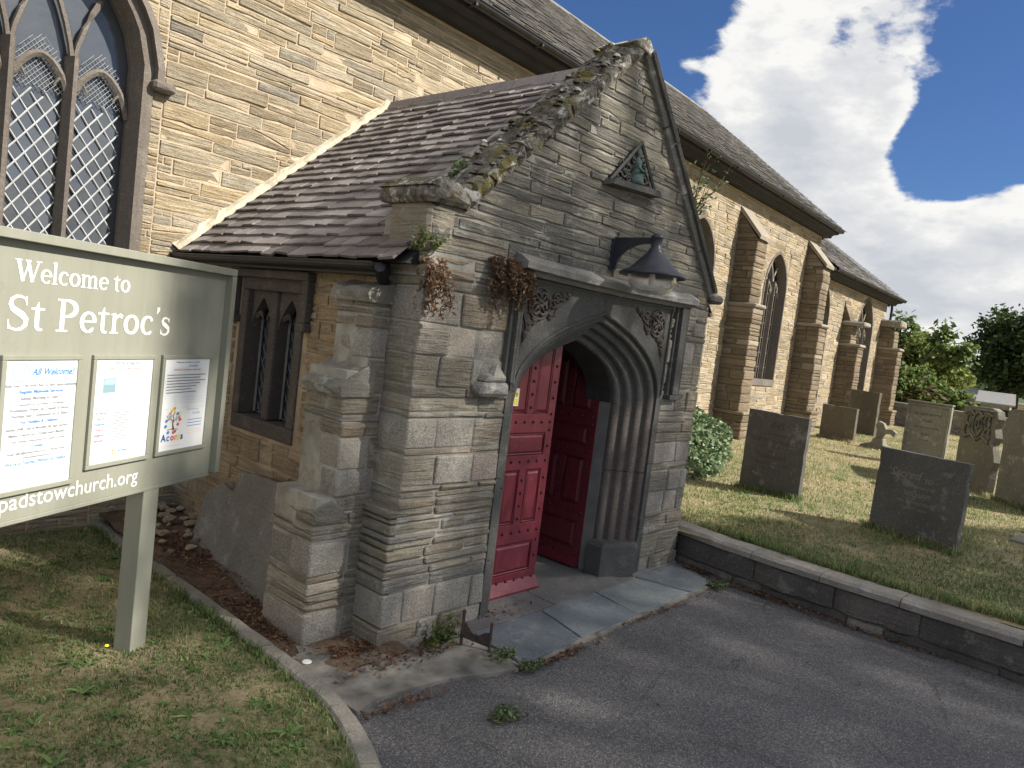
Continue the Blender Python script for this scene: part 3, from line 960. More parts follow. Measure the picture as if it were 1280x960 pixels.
# buttresses of the church -----------------------------------------------
def church_buttress(s0, w, top, P1, P2, zmid, ztop, tip, ruined=False):
    """s0 left face, w width, P1 upper projection, P2 lower projection"""
    root = MB()
    root.box((s0 + .03, -.01, -.2), (s0 + w - .03, P2 - .03, zmid), CHb)
    root.box((s0 + .03, -.01, zmid), (s0 + w - .03, P1 - .03, tip), CHb)
    # sloped cap core
    root.prism([(-.01, tip - .01), (P1 - .03, tip - .01), (-.01, ztop - .02)], s0 + .03, s0 + w - .03, lambda o, z, s: CH(s, z, o))
    b = root.build('buttress', M['mortar_side'], church)
    def course(za, zb_, P, slope=None):
        rows = rows_between(za, zb_, (.075, .1, .13, .16), rg)
        for r in range(len(rows) - 1):
            z0_, z1_ = rows[r] + .004, rows[r + 1] - .004
            k = R.choice((1, 2, 2))
            cuts = [0] + ([R.uniform(.3, .7) * P] if k == 2 else []) + [P]
            pin_ = R.uniform(-.006, .006)
            for q in range(len(cuts) - 1):
                o0, o1 = cuts[q] + (.004 if q else 0), cuts[q + 1] - .004
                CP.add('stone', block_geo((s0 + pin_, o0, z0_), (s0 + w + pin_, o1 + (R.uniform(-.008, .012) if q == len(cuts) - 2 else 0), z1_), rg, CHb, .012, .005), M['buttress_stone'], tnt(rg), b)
    zf = .95
    course(.25, zf, P2 + .09)
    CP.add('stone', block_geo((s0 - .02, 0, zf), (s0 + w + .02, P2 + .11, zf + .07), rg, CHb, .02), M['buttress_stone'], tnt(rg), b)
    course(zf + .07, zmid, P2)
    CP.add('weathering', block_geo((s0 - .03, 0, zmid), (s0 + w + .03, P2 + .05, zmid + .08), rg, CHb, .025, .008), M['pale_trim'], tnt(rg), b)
    course(zmid + .08, tip, P1)
    # triangular part under the cap
    n = 6
    for k in range(n):
        za = tip + (ztop - tip) * k / n; zb_ = tip + (ztop - tip) * (k + 1) / n
        oa = P1 * (1 - k / n) - .02; ob = P1 * (1 - (k + 1) / n) - .02
        if ob < .02: ob = .02
        m_ = MB().prism([(0, za + .004), (oa, za + .004), (ob, zb_ - .004), (0, zb_ - .004)], s0, s0 + w, lambda o, z, s: CH(s, z, o))
        CP.add('stone', (m_.v, m_.f), M['buttress_stone'], tnt(rg), b)
    if not ruined:
        m_ = MB().prism([(P1 + .05, tip - .02), (P1 + .06, tip + .05), (0, ztop + .09), (-.01, ztop)], s0 - .03, s0 + w + .03, lambda o, z, s: CH(s, z, o))
        m_.build('cap_stone', M['pale_trim'], b)
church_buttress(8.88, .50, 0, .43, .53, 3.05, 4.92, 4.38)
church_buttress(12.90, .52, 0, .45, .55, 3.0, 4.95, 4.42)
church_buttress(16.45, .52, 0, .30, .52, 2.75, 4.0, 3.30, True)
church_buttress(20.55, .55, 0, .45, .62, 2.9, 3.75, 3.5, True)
mb = MB(); mb.add(*block_geo((16.4, -.01, 3.32), (17.0, .62, 3.44), rg, CHb, .03, .012)); mb.build('capping_stone', M['coping'], church); mb = MB()
mb.add(*block_geo((20.45, -.01, 3.62), (21.2, .62, 3.84), rg, CHb, .04, .012)); mb.build('capping_stone', M['coping'], church)

# eaves, gutters, roofs -----------------------------------------------------
def eaves(s0, s1, zt, nm):
    g = MB()
    g.prism([(-.02, zt - .05), (.0, zt + .0), (.17, zt - .01), (.20, zt + .06), (.34, zt + .08), (.36, zt + .19), (-.02, zt + .19)], s0, s1, lambda o, z, s: CH(s, z, o))
    g.build('eaves_board', M['soffit'], church)
    t = MB()
    pr = []
    for k in range(9):
        a = pi + pi * k / 8
        pr.append((.41 + .062 * cos(a), zt + .165 + .062 * sin(a)))
    V = []
    for s in (s0, s1): V += [CH(s, z, o) for o, z in pr]
    t.add(V, [(k, k + 1, k + 10, k + 9) for k in range(8)])
    t.tube([CH(s0, zt + .17, .475), CH(s1, zt + .17, .475)], .008, 5)
    t.tube([CH(s0, zt + .055, .205), CH(s1, zt + .055, .205)], .009, 5, (.9, .9, .9))
    for s in np.arange(s0 + .4, s1, 1.15): t.box((s, .28, zt + .1), (s + .03, .47, zt + .13), CHb)
    t.build(nm, M['black'], church)
eaves(-9, 13.95, 5.25, 'gutter')
eaves(13.95, 21.35, 4.36, 'gutter')

def church_roof(s0, s1, ze, r, zr, name, step=.17, wd=(.2, .34), back=.0):
    core = MB()
    core.prism([(.40, ze - .03), (-r, zr - .04), (-2 * r - .4, ze - .03)], s0, s1, lambda o, z, s: CH(s, z, o))
    core.build(name, M['soffit'], church)
    L_ = sqrt((r + .44) ** 2 + (zr - ze) ** 2)
    uo, uz = -(r + .44) / L_, (zr - ze) / L_
    n = int(L_ / step)
    for k in range(n + 1):
        a = k * step
        s = s0 - rg.uniform(0, .2)
        while s < s1:
            w_ = rg.uniform(*wd)
            aa, bb = max(s, s0), min(s + w_ - .006, s1 + .02)
            if bb > aa + .03:
                j = rg.uniform(-.008, .008); lift = .028 + rg.uniform(0, .012)
                p = lambda s_, t, h: CH(s_, ze + uz * t + h * (-uo), .44 + uo * t + h * uz)
                t0, t1 = a + j, min(a + step * 1.25, L_)
                V = [p(aa, t0, lift - .014), p(bb, t0, lift - .014), p(bb, t0, lift), p(aa, t0, lift), p(bb, t1, .006), p(aa, t1, .006)]
                CP.add('slate', (V, [(0, 1, 2, 3), (3, 2, 4, 5), (1, 4, 2), (0, 3, 5)]), M['nave_slate'], (rg.random(), .5, .5))
            s += w_
    rt = MB()
    for s in np.arange(s0, s1, .45):
        rt.prism([(-r + .12, zr - .09), (-r + .02, zr + .05), (-r - .02, zr + .05), (-r - .12, zr - .09)], s, min(s + .44, s1), lambda o, z, q: CH(q, z, o))
    rt.build('ridge_tiles', M['nave_slate'], church)
church_roof(-9, 14.15, 5.42, 3.8, 8.75, 'nave_roof')
church_roof(14.15, 21.5, 4.52, 3.5, 7.3, 'chancel_roof')
# end gables and back walls close the building
g = MB()
g.prism([(0, -.3), (0, 5.2), (-3.8, 8.6), (-7.6, 5.2), (-7.6, -.3)], 13.5, 13.78, lambda o, z, s: CH(s, z, o))
g.prism([(0, -.3), (0, 5.2), (-3.8, 8.6), (-7.6, 5.2), (-7.6, -.3)], -8.95, -8.7, lambda o, z, s: CH(s, z, o))
g.prism([(-.02, -.3), (-.02, 4.3), (-3.5, 7.1), (-7.0, 4.3), (-7.0, -.3)], 20.7, 20.97, lambda o, z, s: CH(s, z, o))
g.box((-8.7, -7.6, -.3), (13.5, -7.3, 5.2), CHb); g.box((13.8, -7.0, -.3), (20.7, -6.7, 4.3), CHb)
g.box((-8.6, -.5, 0), (13.4, -.42, 5.0), CHb); g.box((13.8, -.5, 0), (20.6, -.42, 4.2), CHb)
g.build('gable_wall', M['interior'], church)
t = MB(); t.tube([CH(21.1, 4.45, .1), CH(21.12, 4.2, .12), CH(21.12, .5, .08)], .04, 8); t.build('downpipe', M['black'], church)
CP.flush()

# ------------------------------------------------------------------ PORCH
XL, XR, YF, YW = 2.90, 6.40, 3.35, 6.38
AP = (4.79, 4.27)                                   # gable apex of the masonry
EL, ER = (2.93, 2.66), (6.42, 2.56)                 # where the gable slopes start
porch = thing('church_porch', 'gabled stone entrance porch with slate roof, carved arch and open red doors', 'porch', (4.65, 3.35, 0))
PP = Pieces(porch)
rp = random.Random(11)
FR = lambda u, v, w: Vector((u, YF - w, v))         # front face, w towards the path
LR = lambda u, v, w: Vector((XL - w, u, v))         # left side face, u = y
GH = [(XL, 2.42), (XR, 2.42), (XR, 2.56), AP, (XL, 2.66)]

front = [(3.78, 2.30), (5.72, 2.30), (XR - .02, 2.40), (XR - .02, 2.56), (AP[0], AP[1] - .03), (XL + .02, 2.64), (XL + .02, 2.30)]
w_ = MB()
w_.prism([(XL + .006, -.1), (3.76, -.1), (3.76, 2.32), (XL + .006, 2.32)], -.010, -.35, FR)
w_.prism([(5.74, -.1), (XR - .0, -.1), (XR - .0, 2.32), (5.74, 2.32)], -.010, -.5, FR)
w_.prism([(XL + .02, 2.32), (XR - .02, 2.32), (XR - .02, 2.54), (AP[0], AP[1] - .03), (XL + .02, 2.64)], -.002, -.45, FR)
w_.build('front_wall', M['mortar_gable'], porch)
side_open = [(4.56, 1.06), (5.44, 1.06), (5.44, 2.17), (4.56, 2.17)]
for c in [(3.8, 2.36)]:
    pass
wall_core([(3.66, -.1), (YW, -.1), (YW, 2.36), (3.66, 2.36)], [side_open], .40, lambda u, v, w: LR(u, v, w), M['mortar_side'], 'side_wall', porch, -.004)
w_ = MB(); w_.box((XR - .4, 3.8, -.1), (XR - .03, 6.4, 2.5)); w_.build('side_wall', M['mortar_side'], porch)
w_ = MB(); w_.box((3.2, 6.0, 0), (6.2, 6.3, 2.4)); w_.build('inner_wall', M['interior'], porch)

# piers in squared blocks: granite quoins mixed with slate courses
def pier(x0, x1, z0, z1, dep, left_face, rng):
    z = z0
    while z < z1 - .03:
        h = rng.choice((.035, .045, .055, .07, .05, .09, .15, .19, .045, .21))
        big = h > .14
        if z + h > z1 - .05: h = z1 - z
        x = x0
        while x < x1 - .02:
            l = rng.uniform(.16, .34) if big else rng.uniform(.28, .62)
            if x + l > x1 - .10: l = x1 - x
            y1 = YF + (dep if x == x0 and left_face else .16)
            mt = 'granite' if big and rng.random() < .55 else 'porch_stone'
            ov = rng.uniform(-.006, .004)
            PP.add('stone', block_geo((x + (.006 if x > x0 else ov), YF - rng.uniform(-.008, .014), z + .005), (x + l - (.005 if x + l < x1 else 0), y1, z + h - .004), rng, None, .008, .005), M[mt], tnt(rng))
            if h > .14 and not big: pass
            x += l
        z += h
# plinth course is a little wider
pier(XL - .05, 3.735, -.06, .86, .36, True, rp)
pier(XL, 3.735, .86, 2.42, .33, True, rp)
pier(5.765, XR + .02, -.05, 2.42, .3, False, rp)
# gable face
rows = rows_between(2.42, 4.30, (.05, .07, .085, .11), rp)
for c in cells(XL, XR + .02, rows, (.22, .62), rp, .012, .3):
    p = inside_convex(c, GH)
    if len(p) >= 3 and area(p) > .0015:
        lo = min(q[1] for q in p) > 2.5
        PP.add('stone', stone_geo(p, FR, .009, .011, rp), M['gable_stone'] if (lo or rp.random() < .5) else M['porch_stone'], tnt(rp))
# left side wall (brown stone) round the side window
rows = rows_between(-.1, 2.34, (.055, .08, .1, .13), rp)
for c in cells(3.7, YW, rows, (.16, .45), rp, .01, .2):
    for p in minus_convex([c], [(4.50, 1.0), (5.50, 1.0), (5.50, 2.20), (4.50, 2.20)]):
        if len(p) >= 3 and area(p) > .0012:
            PP.add('stone', stone_geo(p, LR, .012, .010, rp), M['side_stone'], tnt(rp))

# side buttress behind the front corner
bt = MB()
bt.box((2.508, 3.628, -.1), (XL + .13, 4.06, .90)); bt.box((2.63, 3.629, .88), (XL + .13, 4.02, 1.66)); bt.box((2.77, 3.63, 1.6), (XL + .13, 3.99, 2.14))
bt = bt.build('buttress', M['mortar_porch'], porch)
def bcourse(x0, y1, za, zb_, hs, gran=.5):
    z = za
    while z < zb_ - .02:
        h = rp.choice(hs)
        if z + h > zb_ - .04: h = zb_ - z
        pr = x0 + rp.uniform(-.007, .005)
        sp = rp.uniform(.16, .30)
        m1 = 'granite' if h > .13 and rp.random() < gran else 'porch_stone'
        ys = 3.63 + rp.uniform(.14, .24)
        PP.add('stone', block_geo((pr, 3.62 + rp.uniform(-.012, .003), z + .005), (min(pr + sp, XL), ys if rp.random() < .6 else y1, z + h - .004), rp, None, .009, .007), M[m1], tnt(rp), bt)
        PP.add('stone', block_geo((pr + rp.uniform(0, .02), ys + .006, z + .005), (min(pr + sp, XL), y1, z + h - .004), rp, None, .009, .007), M['granite' if rp.random() < .4 and h > .13 else 'porch_stone'], tnt(rp), bt)
        if pr + sp < XL - .03:
            PP.add('stone', block_geo((pr + sp + .006, 3.625 + rp.uniform(-.014, -.003), z + .005), (XL + .14, 3.9, z + h - .004), rp, None, .006, .004), M['porch_stone'], tnt(rp), bt)
        z += h
bcourse(2.50, 4.07, -.08, .80, (.04, .05, .07, .035, .15, .20, .05), .7)
bcourse(2.62, 4.03, .90, 1.52, (.045, .06, .09, .16, .2), .6)
bcourse(2.76, 4.0, 1.74, 2.10, (.05, .08, .14, .18), .4)
def weathering(x0, x1, y0, y1, za, zb_, nm='weathering'):
    m_ = MB(); n = 5
    V, F = [], []
    for j in range(n + 1):
        y = y0 + (y1 - y0) * j / n
        a, b, c = rp.uniform(-.02, .02), rp.uniform(-.02, .02), rp.uniform(-.02, .01)
        V += [(x1, y, za - .03), (x0 + .02, y, za - .03), (x0 + a, y, za + .02 + c), (x0 + .03 + a, y, za + .055 + c), (x1 - .04, y, zb_ + b), (x1, y, zb_)]
    for j in range(n):
        for k in range(6):
            F.append((j * 6 + k, j * 6 + (k + 1) % 6, j * 6 + 6 + (k + 1) % 6, j * 6 + 6 + k))
    F += [(0, 1, 2, 3, 4, 5), tuple(n * 6 + q for q in (5, 4, 3, 2, 1, 0))]
    m_.add(V, F)
    return m_.build(nm, M['coping'], bt)
weathering(2.495, 2.70, 3.61, 4.08, .79, .90)
weathering(2.57, 2.82, 3.60, 4.04, 1.54, 1.70)
weathering(2.70, 2.98, 3.60, 4.01, 2.11, 2.22)

# carved door surround ------------------------------------------------------
c0, hw0 = 4.74, .95
oarc = [(3.79, 1.62), (3.83, 1.74), (3.92, 1.84), (4.02, 1.925), (4.15, 2.0), (4.32, 2.075), (4.52, 2.145), (4.66, 2.185), (4.75, 2.215),
        (4.84, 2.195), (4.97, 2.155), (5.17, 2.085), (5.36, 1.99), (5.48, 1.91), (5.58, 1.82), (5.65, 1.72), (5.69, 1.60)]
def resamp(p, n):
    d = [0]
    for i in range(1, len(p)): d.append(d[-1] + sqrt((p[i][0] - p[i - 1][0]) ** 2 + (p[i][1] - p[i - 1][1]) ** 2))
    out = []
    for k in range(n):
        t = d[-1] * k / (n - 1); i = 1
        while i < len(d) - 1 and d[i] < t: i += 1
        f = (t - d[i - 1]) / (d[i] - d[i - 1]); f = min(1, max(0, f))
        out.append((p[i - 1][0] + (p[i][0] - p[i - 1][0]) * f, p[i - 1][1] + (p[i][1] - p[i - 1][1]) * f))
    return out
OA = resamp(oarc, 33)
iarc = [(4.06, 1.50), (4.08, 1.62), (4.14, 1.72), (4.26, 1.82), (4.42, 1.90), (4.58, 1.96), (4.71, 2.0), (4.85, 1.96), (5.0, 1.90), (5.15, 1.82), (5.265, 1.72), (5.325, 1.62), (5.345, 1.50)]
IA = resamp(iarc, 33)
d_ = MB()
SF = lambda u, v, w: Vector((u, YF - w, v))
# spandrel plate as two halves around the arch
top = 2.40
left = [(3.735, 1.60)] + [(3.735, top), (4.75, top)] + OA[:17][::-1]
right = [(4.75, top), (5.765, top), (5.765, 1.60)] + OA[16:][::-1]
for pl in (left, right): d_.prism(pl, .005, -.2, SF)
sur = d_.build('door_surround', M['ashlar'], porch, bevel=.004)
for x0, x1 in ((3.735, 3.79), (5.69, 5.765)):
    for za, zb_ in ((-.02, .42), (.426, 1.0), (1.006, 1.594)):
        m_ = MB().box((x0, YF - .005, za), (x1, YF + .2, zb_)); m_.build('jamb_stone', M['ashlar'], sur)
# raised border mouldings round each spandrel
m_ = MB()
m_.tube([SF(3.76, 1.62, .01), SF(3.76, 2.375, .01), SF(5.74, 2.375, .01), SF(5.74, 1.62, .01)], .014, 6)
m_.tube([SF(a, b + .018, .008) for a, b in OA], .013, 6)
m_.build('border_moulding', M['ashlar'], sur)
# carved foliage over flat dark sheets that stand for shade in the spandrels
def ring(mb, c, r, th=.011, w=.01, sq=1.0, a0=0, a1=2 * pi, n=14):
    mb.tube([SF(c[0] + r * cos(a0 + (a1 - a0) * k / n), c[1] + r * sq * sin(a0 + (a1 - a0) * k / n), w) for k in range(n + 1)], th, 5)
for sg, cx_ in ((1, 3.96), (-1, 5.52)):
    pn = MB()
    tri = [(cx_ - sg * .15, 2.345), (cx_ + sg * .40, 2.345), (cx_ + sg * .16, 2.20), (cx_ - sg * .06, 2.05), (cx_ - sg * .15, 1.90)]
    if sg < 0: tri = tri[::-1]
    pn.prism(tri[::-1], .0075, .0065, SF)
    pn.build('recess_shade', M['ink_dark'], sur)  # flat near-black sheet, recess shade given as colour, not cut in
    cv = MB()
    cc = (cx_ - sg * .005, 2.225)
    for k in range(4):
        a = k * pi / 2 + pi / 4
        ring(cv, (cc[0] + .052 * cos(a), cc[1] + .052 * sin(a)), .040, .012, .014)
        cv.tube([SF(cc[0] + .03 * cos(a), cc[1] + .03 * sin(a), .02), SF(cc[0] + .08 * cos(a), cc[1] + .08 * sin(a), .016)], [.014, .006], 5)
    ring(cv, cc, .018, .012, .022)
    ring(cv, cc, .112, .010, .012)
    for (dx, dz, r) in ((.185, .045, .042), (.255, .07, .028), (.31, .085, .018), (-.095, -.155, .028), (-.115, -.225, .018), (.13, -.075, .022), (-.04, -.125, .02)):
        p = (cc[0] + sg * dx, cc[1] + dz)
        ring(cv, p, r, .009, .012); ring(cv, p, r * .4, .008, .016)
    for k in range(3):
        z = 2.255 - .05 * k
        cv.tube([SF(cc[0] + sg * (.12 + .02 * k), z, .012), SF(cc[0] + sg * (.22 - .02 * k), z + .02, .014), SF(cc[0] + sg * (.30 - .05 * k), z + .055, .01)], [.012, .010, .005], 5)
    cv.tube([SF(cc[0] - sg * .15, 2.13, .012), SF(cc[0] - sg * .11, 2.06, .012), SF(cc[0] - sg * .13, 1.95, .01)], .008, 5)
    cv.build('carved_foliage', M['jamb'], sur, smooth=True)

# arch mouldings: rolls and hollows from the face back to the door
YI = 3.58
NP = 26
def prof(t):
    """t 0..1 from face to door; returns extra bulge"""
    return .030 * (abs(sin(t * pi * 4)) ** .7) - .012
def moulding(path_o, path_i, name, mat):
    V, F = [], []
    n = len(path_o)
    for a, b in zip(path_o, path_i):
        for k in range(NP):
            t = k / (NP - 1)
            g_ = prof(t)
            y = YF + .01 + (YI - YF) * t
            # bulge along the splay normal
            dx = b[0] - a[0]; dz = b[1] - a[1]; L = sqrt(dx * dx + dz * dz) or 1
            V.append((a[0] + dx * t + dx / L * g_, y - g_ * 1.0, a[1] + dz * t + dz / L * g_))
    for j in range(n - 1):
        for k in range(NP - 1):
            F.append((j * NP + k, j * NP + k + 1, (j + 1) * NP + k + 1, (j + 1) * NP + k))
    m_ = MB().add(V, F)
    return m_.build(name, mat, sur, smooth=True)
moulding(OA, IA, 'arch_moulding', M['ashlar'])
for xo, xi in ((3.79, 4.06), (5.69, 5.345)):
    for za, zb_ in ((.30 if xo > 5 else .0, .92), (.925, 1.495)):
        zo = zb_ if zb_ < 1.4 else 1.615
        moulding([(xo, za), (xo, zo)], [(xi, za), (xi, zb_)], 'moulded_jamb', M['jamb'])
# plain blocks at the foot of the jambs
for pts in ([(5.70, 3.335), (5.60, 3.315), (5.29, 3.44), (5.29, 3.60), (5.70, 3.60)],):
    m_ = MB()
    fr = lambda u, v, w: Vector((u, v, w))
    P_ = pts if pts[0][0] > 5 else pts[::-1]
    m_.prism(P_[::-1], 0.0, .275, fr)
    cx_ = sum(p[0] for p in P_) / 5; cy_ = sum(p[1] for p in P_) / 5
    n = 5
    V = [Vector((u, v, .275)) for u, v in P_] + [Vector((cx_ + (u - cx_) * .86, cy_ + (v - cy_) * .86, .31)) for u, v in P_]
    m_.add(V, [(i, (i + 1) % n, n + (i + 1) % n, n + i) for i in range(n)] + [tuple(range(n, 2 * n))])
    m_.build('foot_block', M['ashlar'], sur, bevel=.005)
m_ = MB().box((5.35, 3.59, .0), (5.40, 3.70, 1.75)); m_.build('door_stop', M['wood_grey'], porch)
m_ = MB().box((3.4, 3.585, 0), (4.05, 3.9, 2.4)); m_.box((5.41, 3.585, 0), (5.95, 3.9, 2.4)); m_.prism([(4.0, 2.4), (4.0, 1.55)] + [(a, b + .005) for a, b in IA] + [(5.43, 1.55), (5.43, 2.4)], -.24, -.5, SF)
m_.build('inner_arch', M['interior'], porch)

# hood mould over the door with its drops
hm = MB()
V, F = [], []
xs = np.linspace(3.66, 6.0, 22)
for x in xs:
    j = rp.uniform(-.006, .006)
    sg = -.018 * sin((x - 3.66) / 2.34 * pi)
    V += [(x, YF + .01, 2.415 + sg), (x, YF - .05, 2.40 + sg), (x, YF - .075, 2.425 + sg), (x, YF - .125 + j, 2.435 + sg), (x, YF - .13 + j, 2.475 + j + sg), (x, YF - .05, 2.52 + j + sg), (x, YF + .01, 2.545 + sg)]
for i in range(len(xs) - 1):
    for k in range(6): F.append((i * 7 + k, i * 7 + k + 1, i * 7 + 8 + k, i * 7 + 7 + k))
F += [tuple(range(6, -1, -1)), tuple(len(V) - 7 + k for k in range(7))]
hm.add(V, F); hm.build('hood_mould', M['hoodmould'], porch)
for x0, x1, zb_ in ((5.805, 5.965, 1.62), (3.655, 3.735, 1.66)):
    hm = MB(); hm.box((x0, YF - .035, zb_), (x1, YF + .01, 2.41)); hm.box((x0 + .03, YF - .07, zb_ + .01), (x1 - .03, YF - .035, 2.40))
    hm.tube([(x1 - .015, YF - .05, zb_), (x1 - .015, YF - .05, 2.41)], .022, 6)
    hm.build('hood_drop', M['ashlar'], porch, bevel=.004)
hm = MB(); hm.box((5.79, YF - .075, 1.585), (5.99, YF, 1.625)); hm.box((5.96, YF - .06, 1.60), (6.05, YF, 1.635))
hm.build('label_stop', M['ashlar'], porch, bevel=.004)
ls = MB(); ls.add(*block_geo((3.40, YF - .10, 1.575), (3.66, YF + .02, 1.665), rp, None, .02, .008))
ls.add(*block_geo((3.44, YF - .09, 1.66), (3.64, YF + .02, 1.71), rp, None, .02, .012))
ls.add([(3.50, YF - .09, 1.70), (3.62, YF - .09, 1.70), (3.62, YF, 1.70), (3.50, YF, 1.70), (3.57, YF - .04, 1.79)], [(0, 1, 4), (1, 2, 4), (2, 3, 4), (3, 0, 4)], (.9, .9, .9))
ls.build('label_stop', M['hoodmould'], porch)

# coping, kneelers and apex ---------------------------------------------------
def coping(p0, p1, n, y0, y1, th, name, mat, rough=.008, proud=.03):
    dx, dz = p1[0] - p0[0], p1[1] - p0[1]; L = sqrt(dx * dx + dz * dz); ux, uz = dx / L, dz / L
    nx, nz = -uz, ux
    if nz < 0: nx, nz = -nx, -nz
    cuts = [0] + sorted((k + R.uniform(-.12, .12)) / n for k in range(1, n)) + [1]
    for k in range(n):
        a, b = cuts[k] * L + .005, cuts[k + 1] * L - .005
        fr = lambda u, y, w: Vector((p0[0] + ux * u + nx * w, y, p0[1] + uz * u + nz * w))
        q = MB()
        m = 7; V, F = [], []
        for i in range(m + 1):
            u = a + (b - a) * i / m
            j = [R.uniform(-rough, rough) for _ in range(5)]
            V += [fr(u, y0 + .02, -.04), fr(u, y0 + j[0], .0), fr(u, y0 + j[1], th * .7 + j[1]), fr(u, y0 + .04, th + j[2]), fr(u, (y0 + y1) / 2, th + .03 + j[3]), fr(u, y1, th + j[4]), fr(u, y1, -.04)]
        for i in range(m):
            for c in range(7):
                F.append((i * 7 + c, i * 7 + (c + 1) % 7, i * 7 + 7 + (c + 1) % 7, i * 7 + 7 + c))
        F += [tuple(range(6, -1, -1)), tuple(m * 7 + c for c in range(7))]
        q.add(V, F); q.build(name, mat, porch)
coping((3.12, 2.72), (4.74, 4.20), 7, YF - .055, YF + .33, .06, 'coping_stone', M['mossy'], .024)
coping((4.83, 4.24), (6.42, 2.52), 4, YF - .06, YF + .36, .06, 'coping_stone', M['hoodmould'], .006)
# thin moulding strip on the right verge
m_ = MB(); m_.tube([(4.85, YF - .07, 4.24), (5.35, YF - .075, 3.70)], .026, 6); m_.tube([(5.36, YF - .072, 3.69), (6.36, YF - .075, 2.60)], .024, 6)
m_.build('verge_roll', M['ashlar'], porch)
k_ = MB(); k_.add(*block_geo((2.83, YF - .06, 2.70), (3.16, YF + .44, 2.80), rp, None, .03, .01))
k_.add([(2.83, YF - .06, 2.79), (3.14, YF - .06, 2.75), (3.14, YF + .44, 2.75), (2.83, YF + .44, 2.79), (2.93, YF - .03, 2.86), (3.08, YF - .03, 2.84), (3.08, YF + .40, 2.84), (2.93, YF + .40, 2.86)],
       [(0, 1, 5, 4), (1, 2, 6, 5), (2, 3, 7, 6), (3, 0, 4, 7), (4, 5, 6, 7)])
k_.build('kneeler', M['mossy'], porch)
k_ = MB(); k_.add(*block_geo((6.34, YF - .07, 2.50), (6.56, YF + .3, 2.58), rp, None, .02, .008)); k_.build('kneeler', M['ashlar'], porch)
k_ = MB(); k_.prism([(4.68, 4.22), (4.86, 4.20), (4.86, 4.27), (4.78, 4.33), (4.64, 4.25)], .065, -.36, SF); k_.build('apex_stone', M['mossy'], porch, bevel=.012)
# top quoin block behind the left kneeler
m_ = MB(); m_.add(*block_geo((XL - .03, YF - .01, 2.42), (3.1, YF + .36, 2.70), rp, None, .02, .008)); m_.build('quoin', M['porch_stone'], porch)

# triangular carved plaque ---------------------------------------------------
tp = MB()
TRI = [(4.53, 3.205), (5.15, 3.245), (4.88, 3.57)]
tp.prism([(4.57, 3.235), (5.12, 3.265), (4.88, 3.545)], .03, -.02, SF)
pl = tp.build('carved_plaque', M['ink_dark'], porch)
fm = MB()
def tri_bar(a, b, r): fm.tube([SF(a[0], a[1], .055), SF(b[0], b[1], .055)], r, 5)
for a, b in ((TRI[0], TRI[2]), (TRI[2], TRI[1])): tri_bar(a, b, .014)
fm.prism([(4.50, 3.17), (5.18, 3.21), (5.15, 3.255), (4.53, 3.215)], .11, -.01, SF)
fm.build('plaque_frame', M['ashlar'], pl)
gm = stone_mat('verdigris stone', [(.08, .15, .135), (.13, .18, .16)], .1, 0, .3, strata=.2, bstr=.4)
fg = MB()
fg.lathe([(.002, .0), (.075, .0), (.068, .03), (.045, .11), (.036, .15), (.040, .18), (.018, .205), (.030, .225), (.032, .25), (.018, .272), (.002, .278)], (4.885, YF - .03, 3.25), 12)
fg.tube([SF(4.86, 3.40, .07), SF(4.83, 3.36, .09), SF(4.885, 3.345, .095)], .012, 5); fg.tube([SF(4.91, 3.40, .07), SF(4.94, 3.36, .09), SF(4.89, 3.345, .095)], .012, 5)
fg.build('carved_figure', gm, pl, smooth=True)
cv = MB()
for (x, z, r) in ((4.66, 3.27, .028), (4.72, 3.30, .03), (4.78, 3.28, .026), (4.76, 3.35, .024), (4.99, 3.30, .028), (5.05, 3.285, .022), (4.97, 3.36, .02), (4.82, 3.42, .018), (4.95, 3.43, .016), (4.62, 3.25, .016), (4.84, 3.29, .02)):
    ring(cv, (x, z), r, .009, .04, 1, 0, 2 * pi, 10)
ring(cv, (4.80, 3.40), .12, .008, .04, 1, pi * 1.02, pi * 1.5, 10); ring(cv, (4.98, 3.41), .13, .008, .04, 1, pi * 1.5, pi * 1.95, 10)
ring(cv, (4.885, 3.50), .036, .007, .045, 1, 0, 2 * pi, 12)
cv.build('carved_border', M['ashlar'], pl, smooth=True)

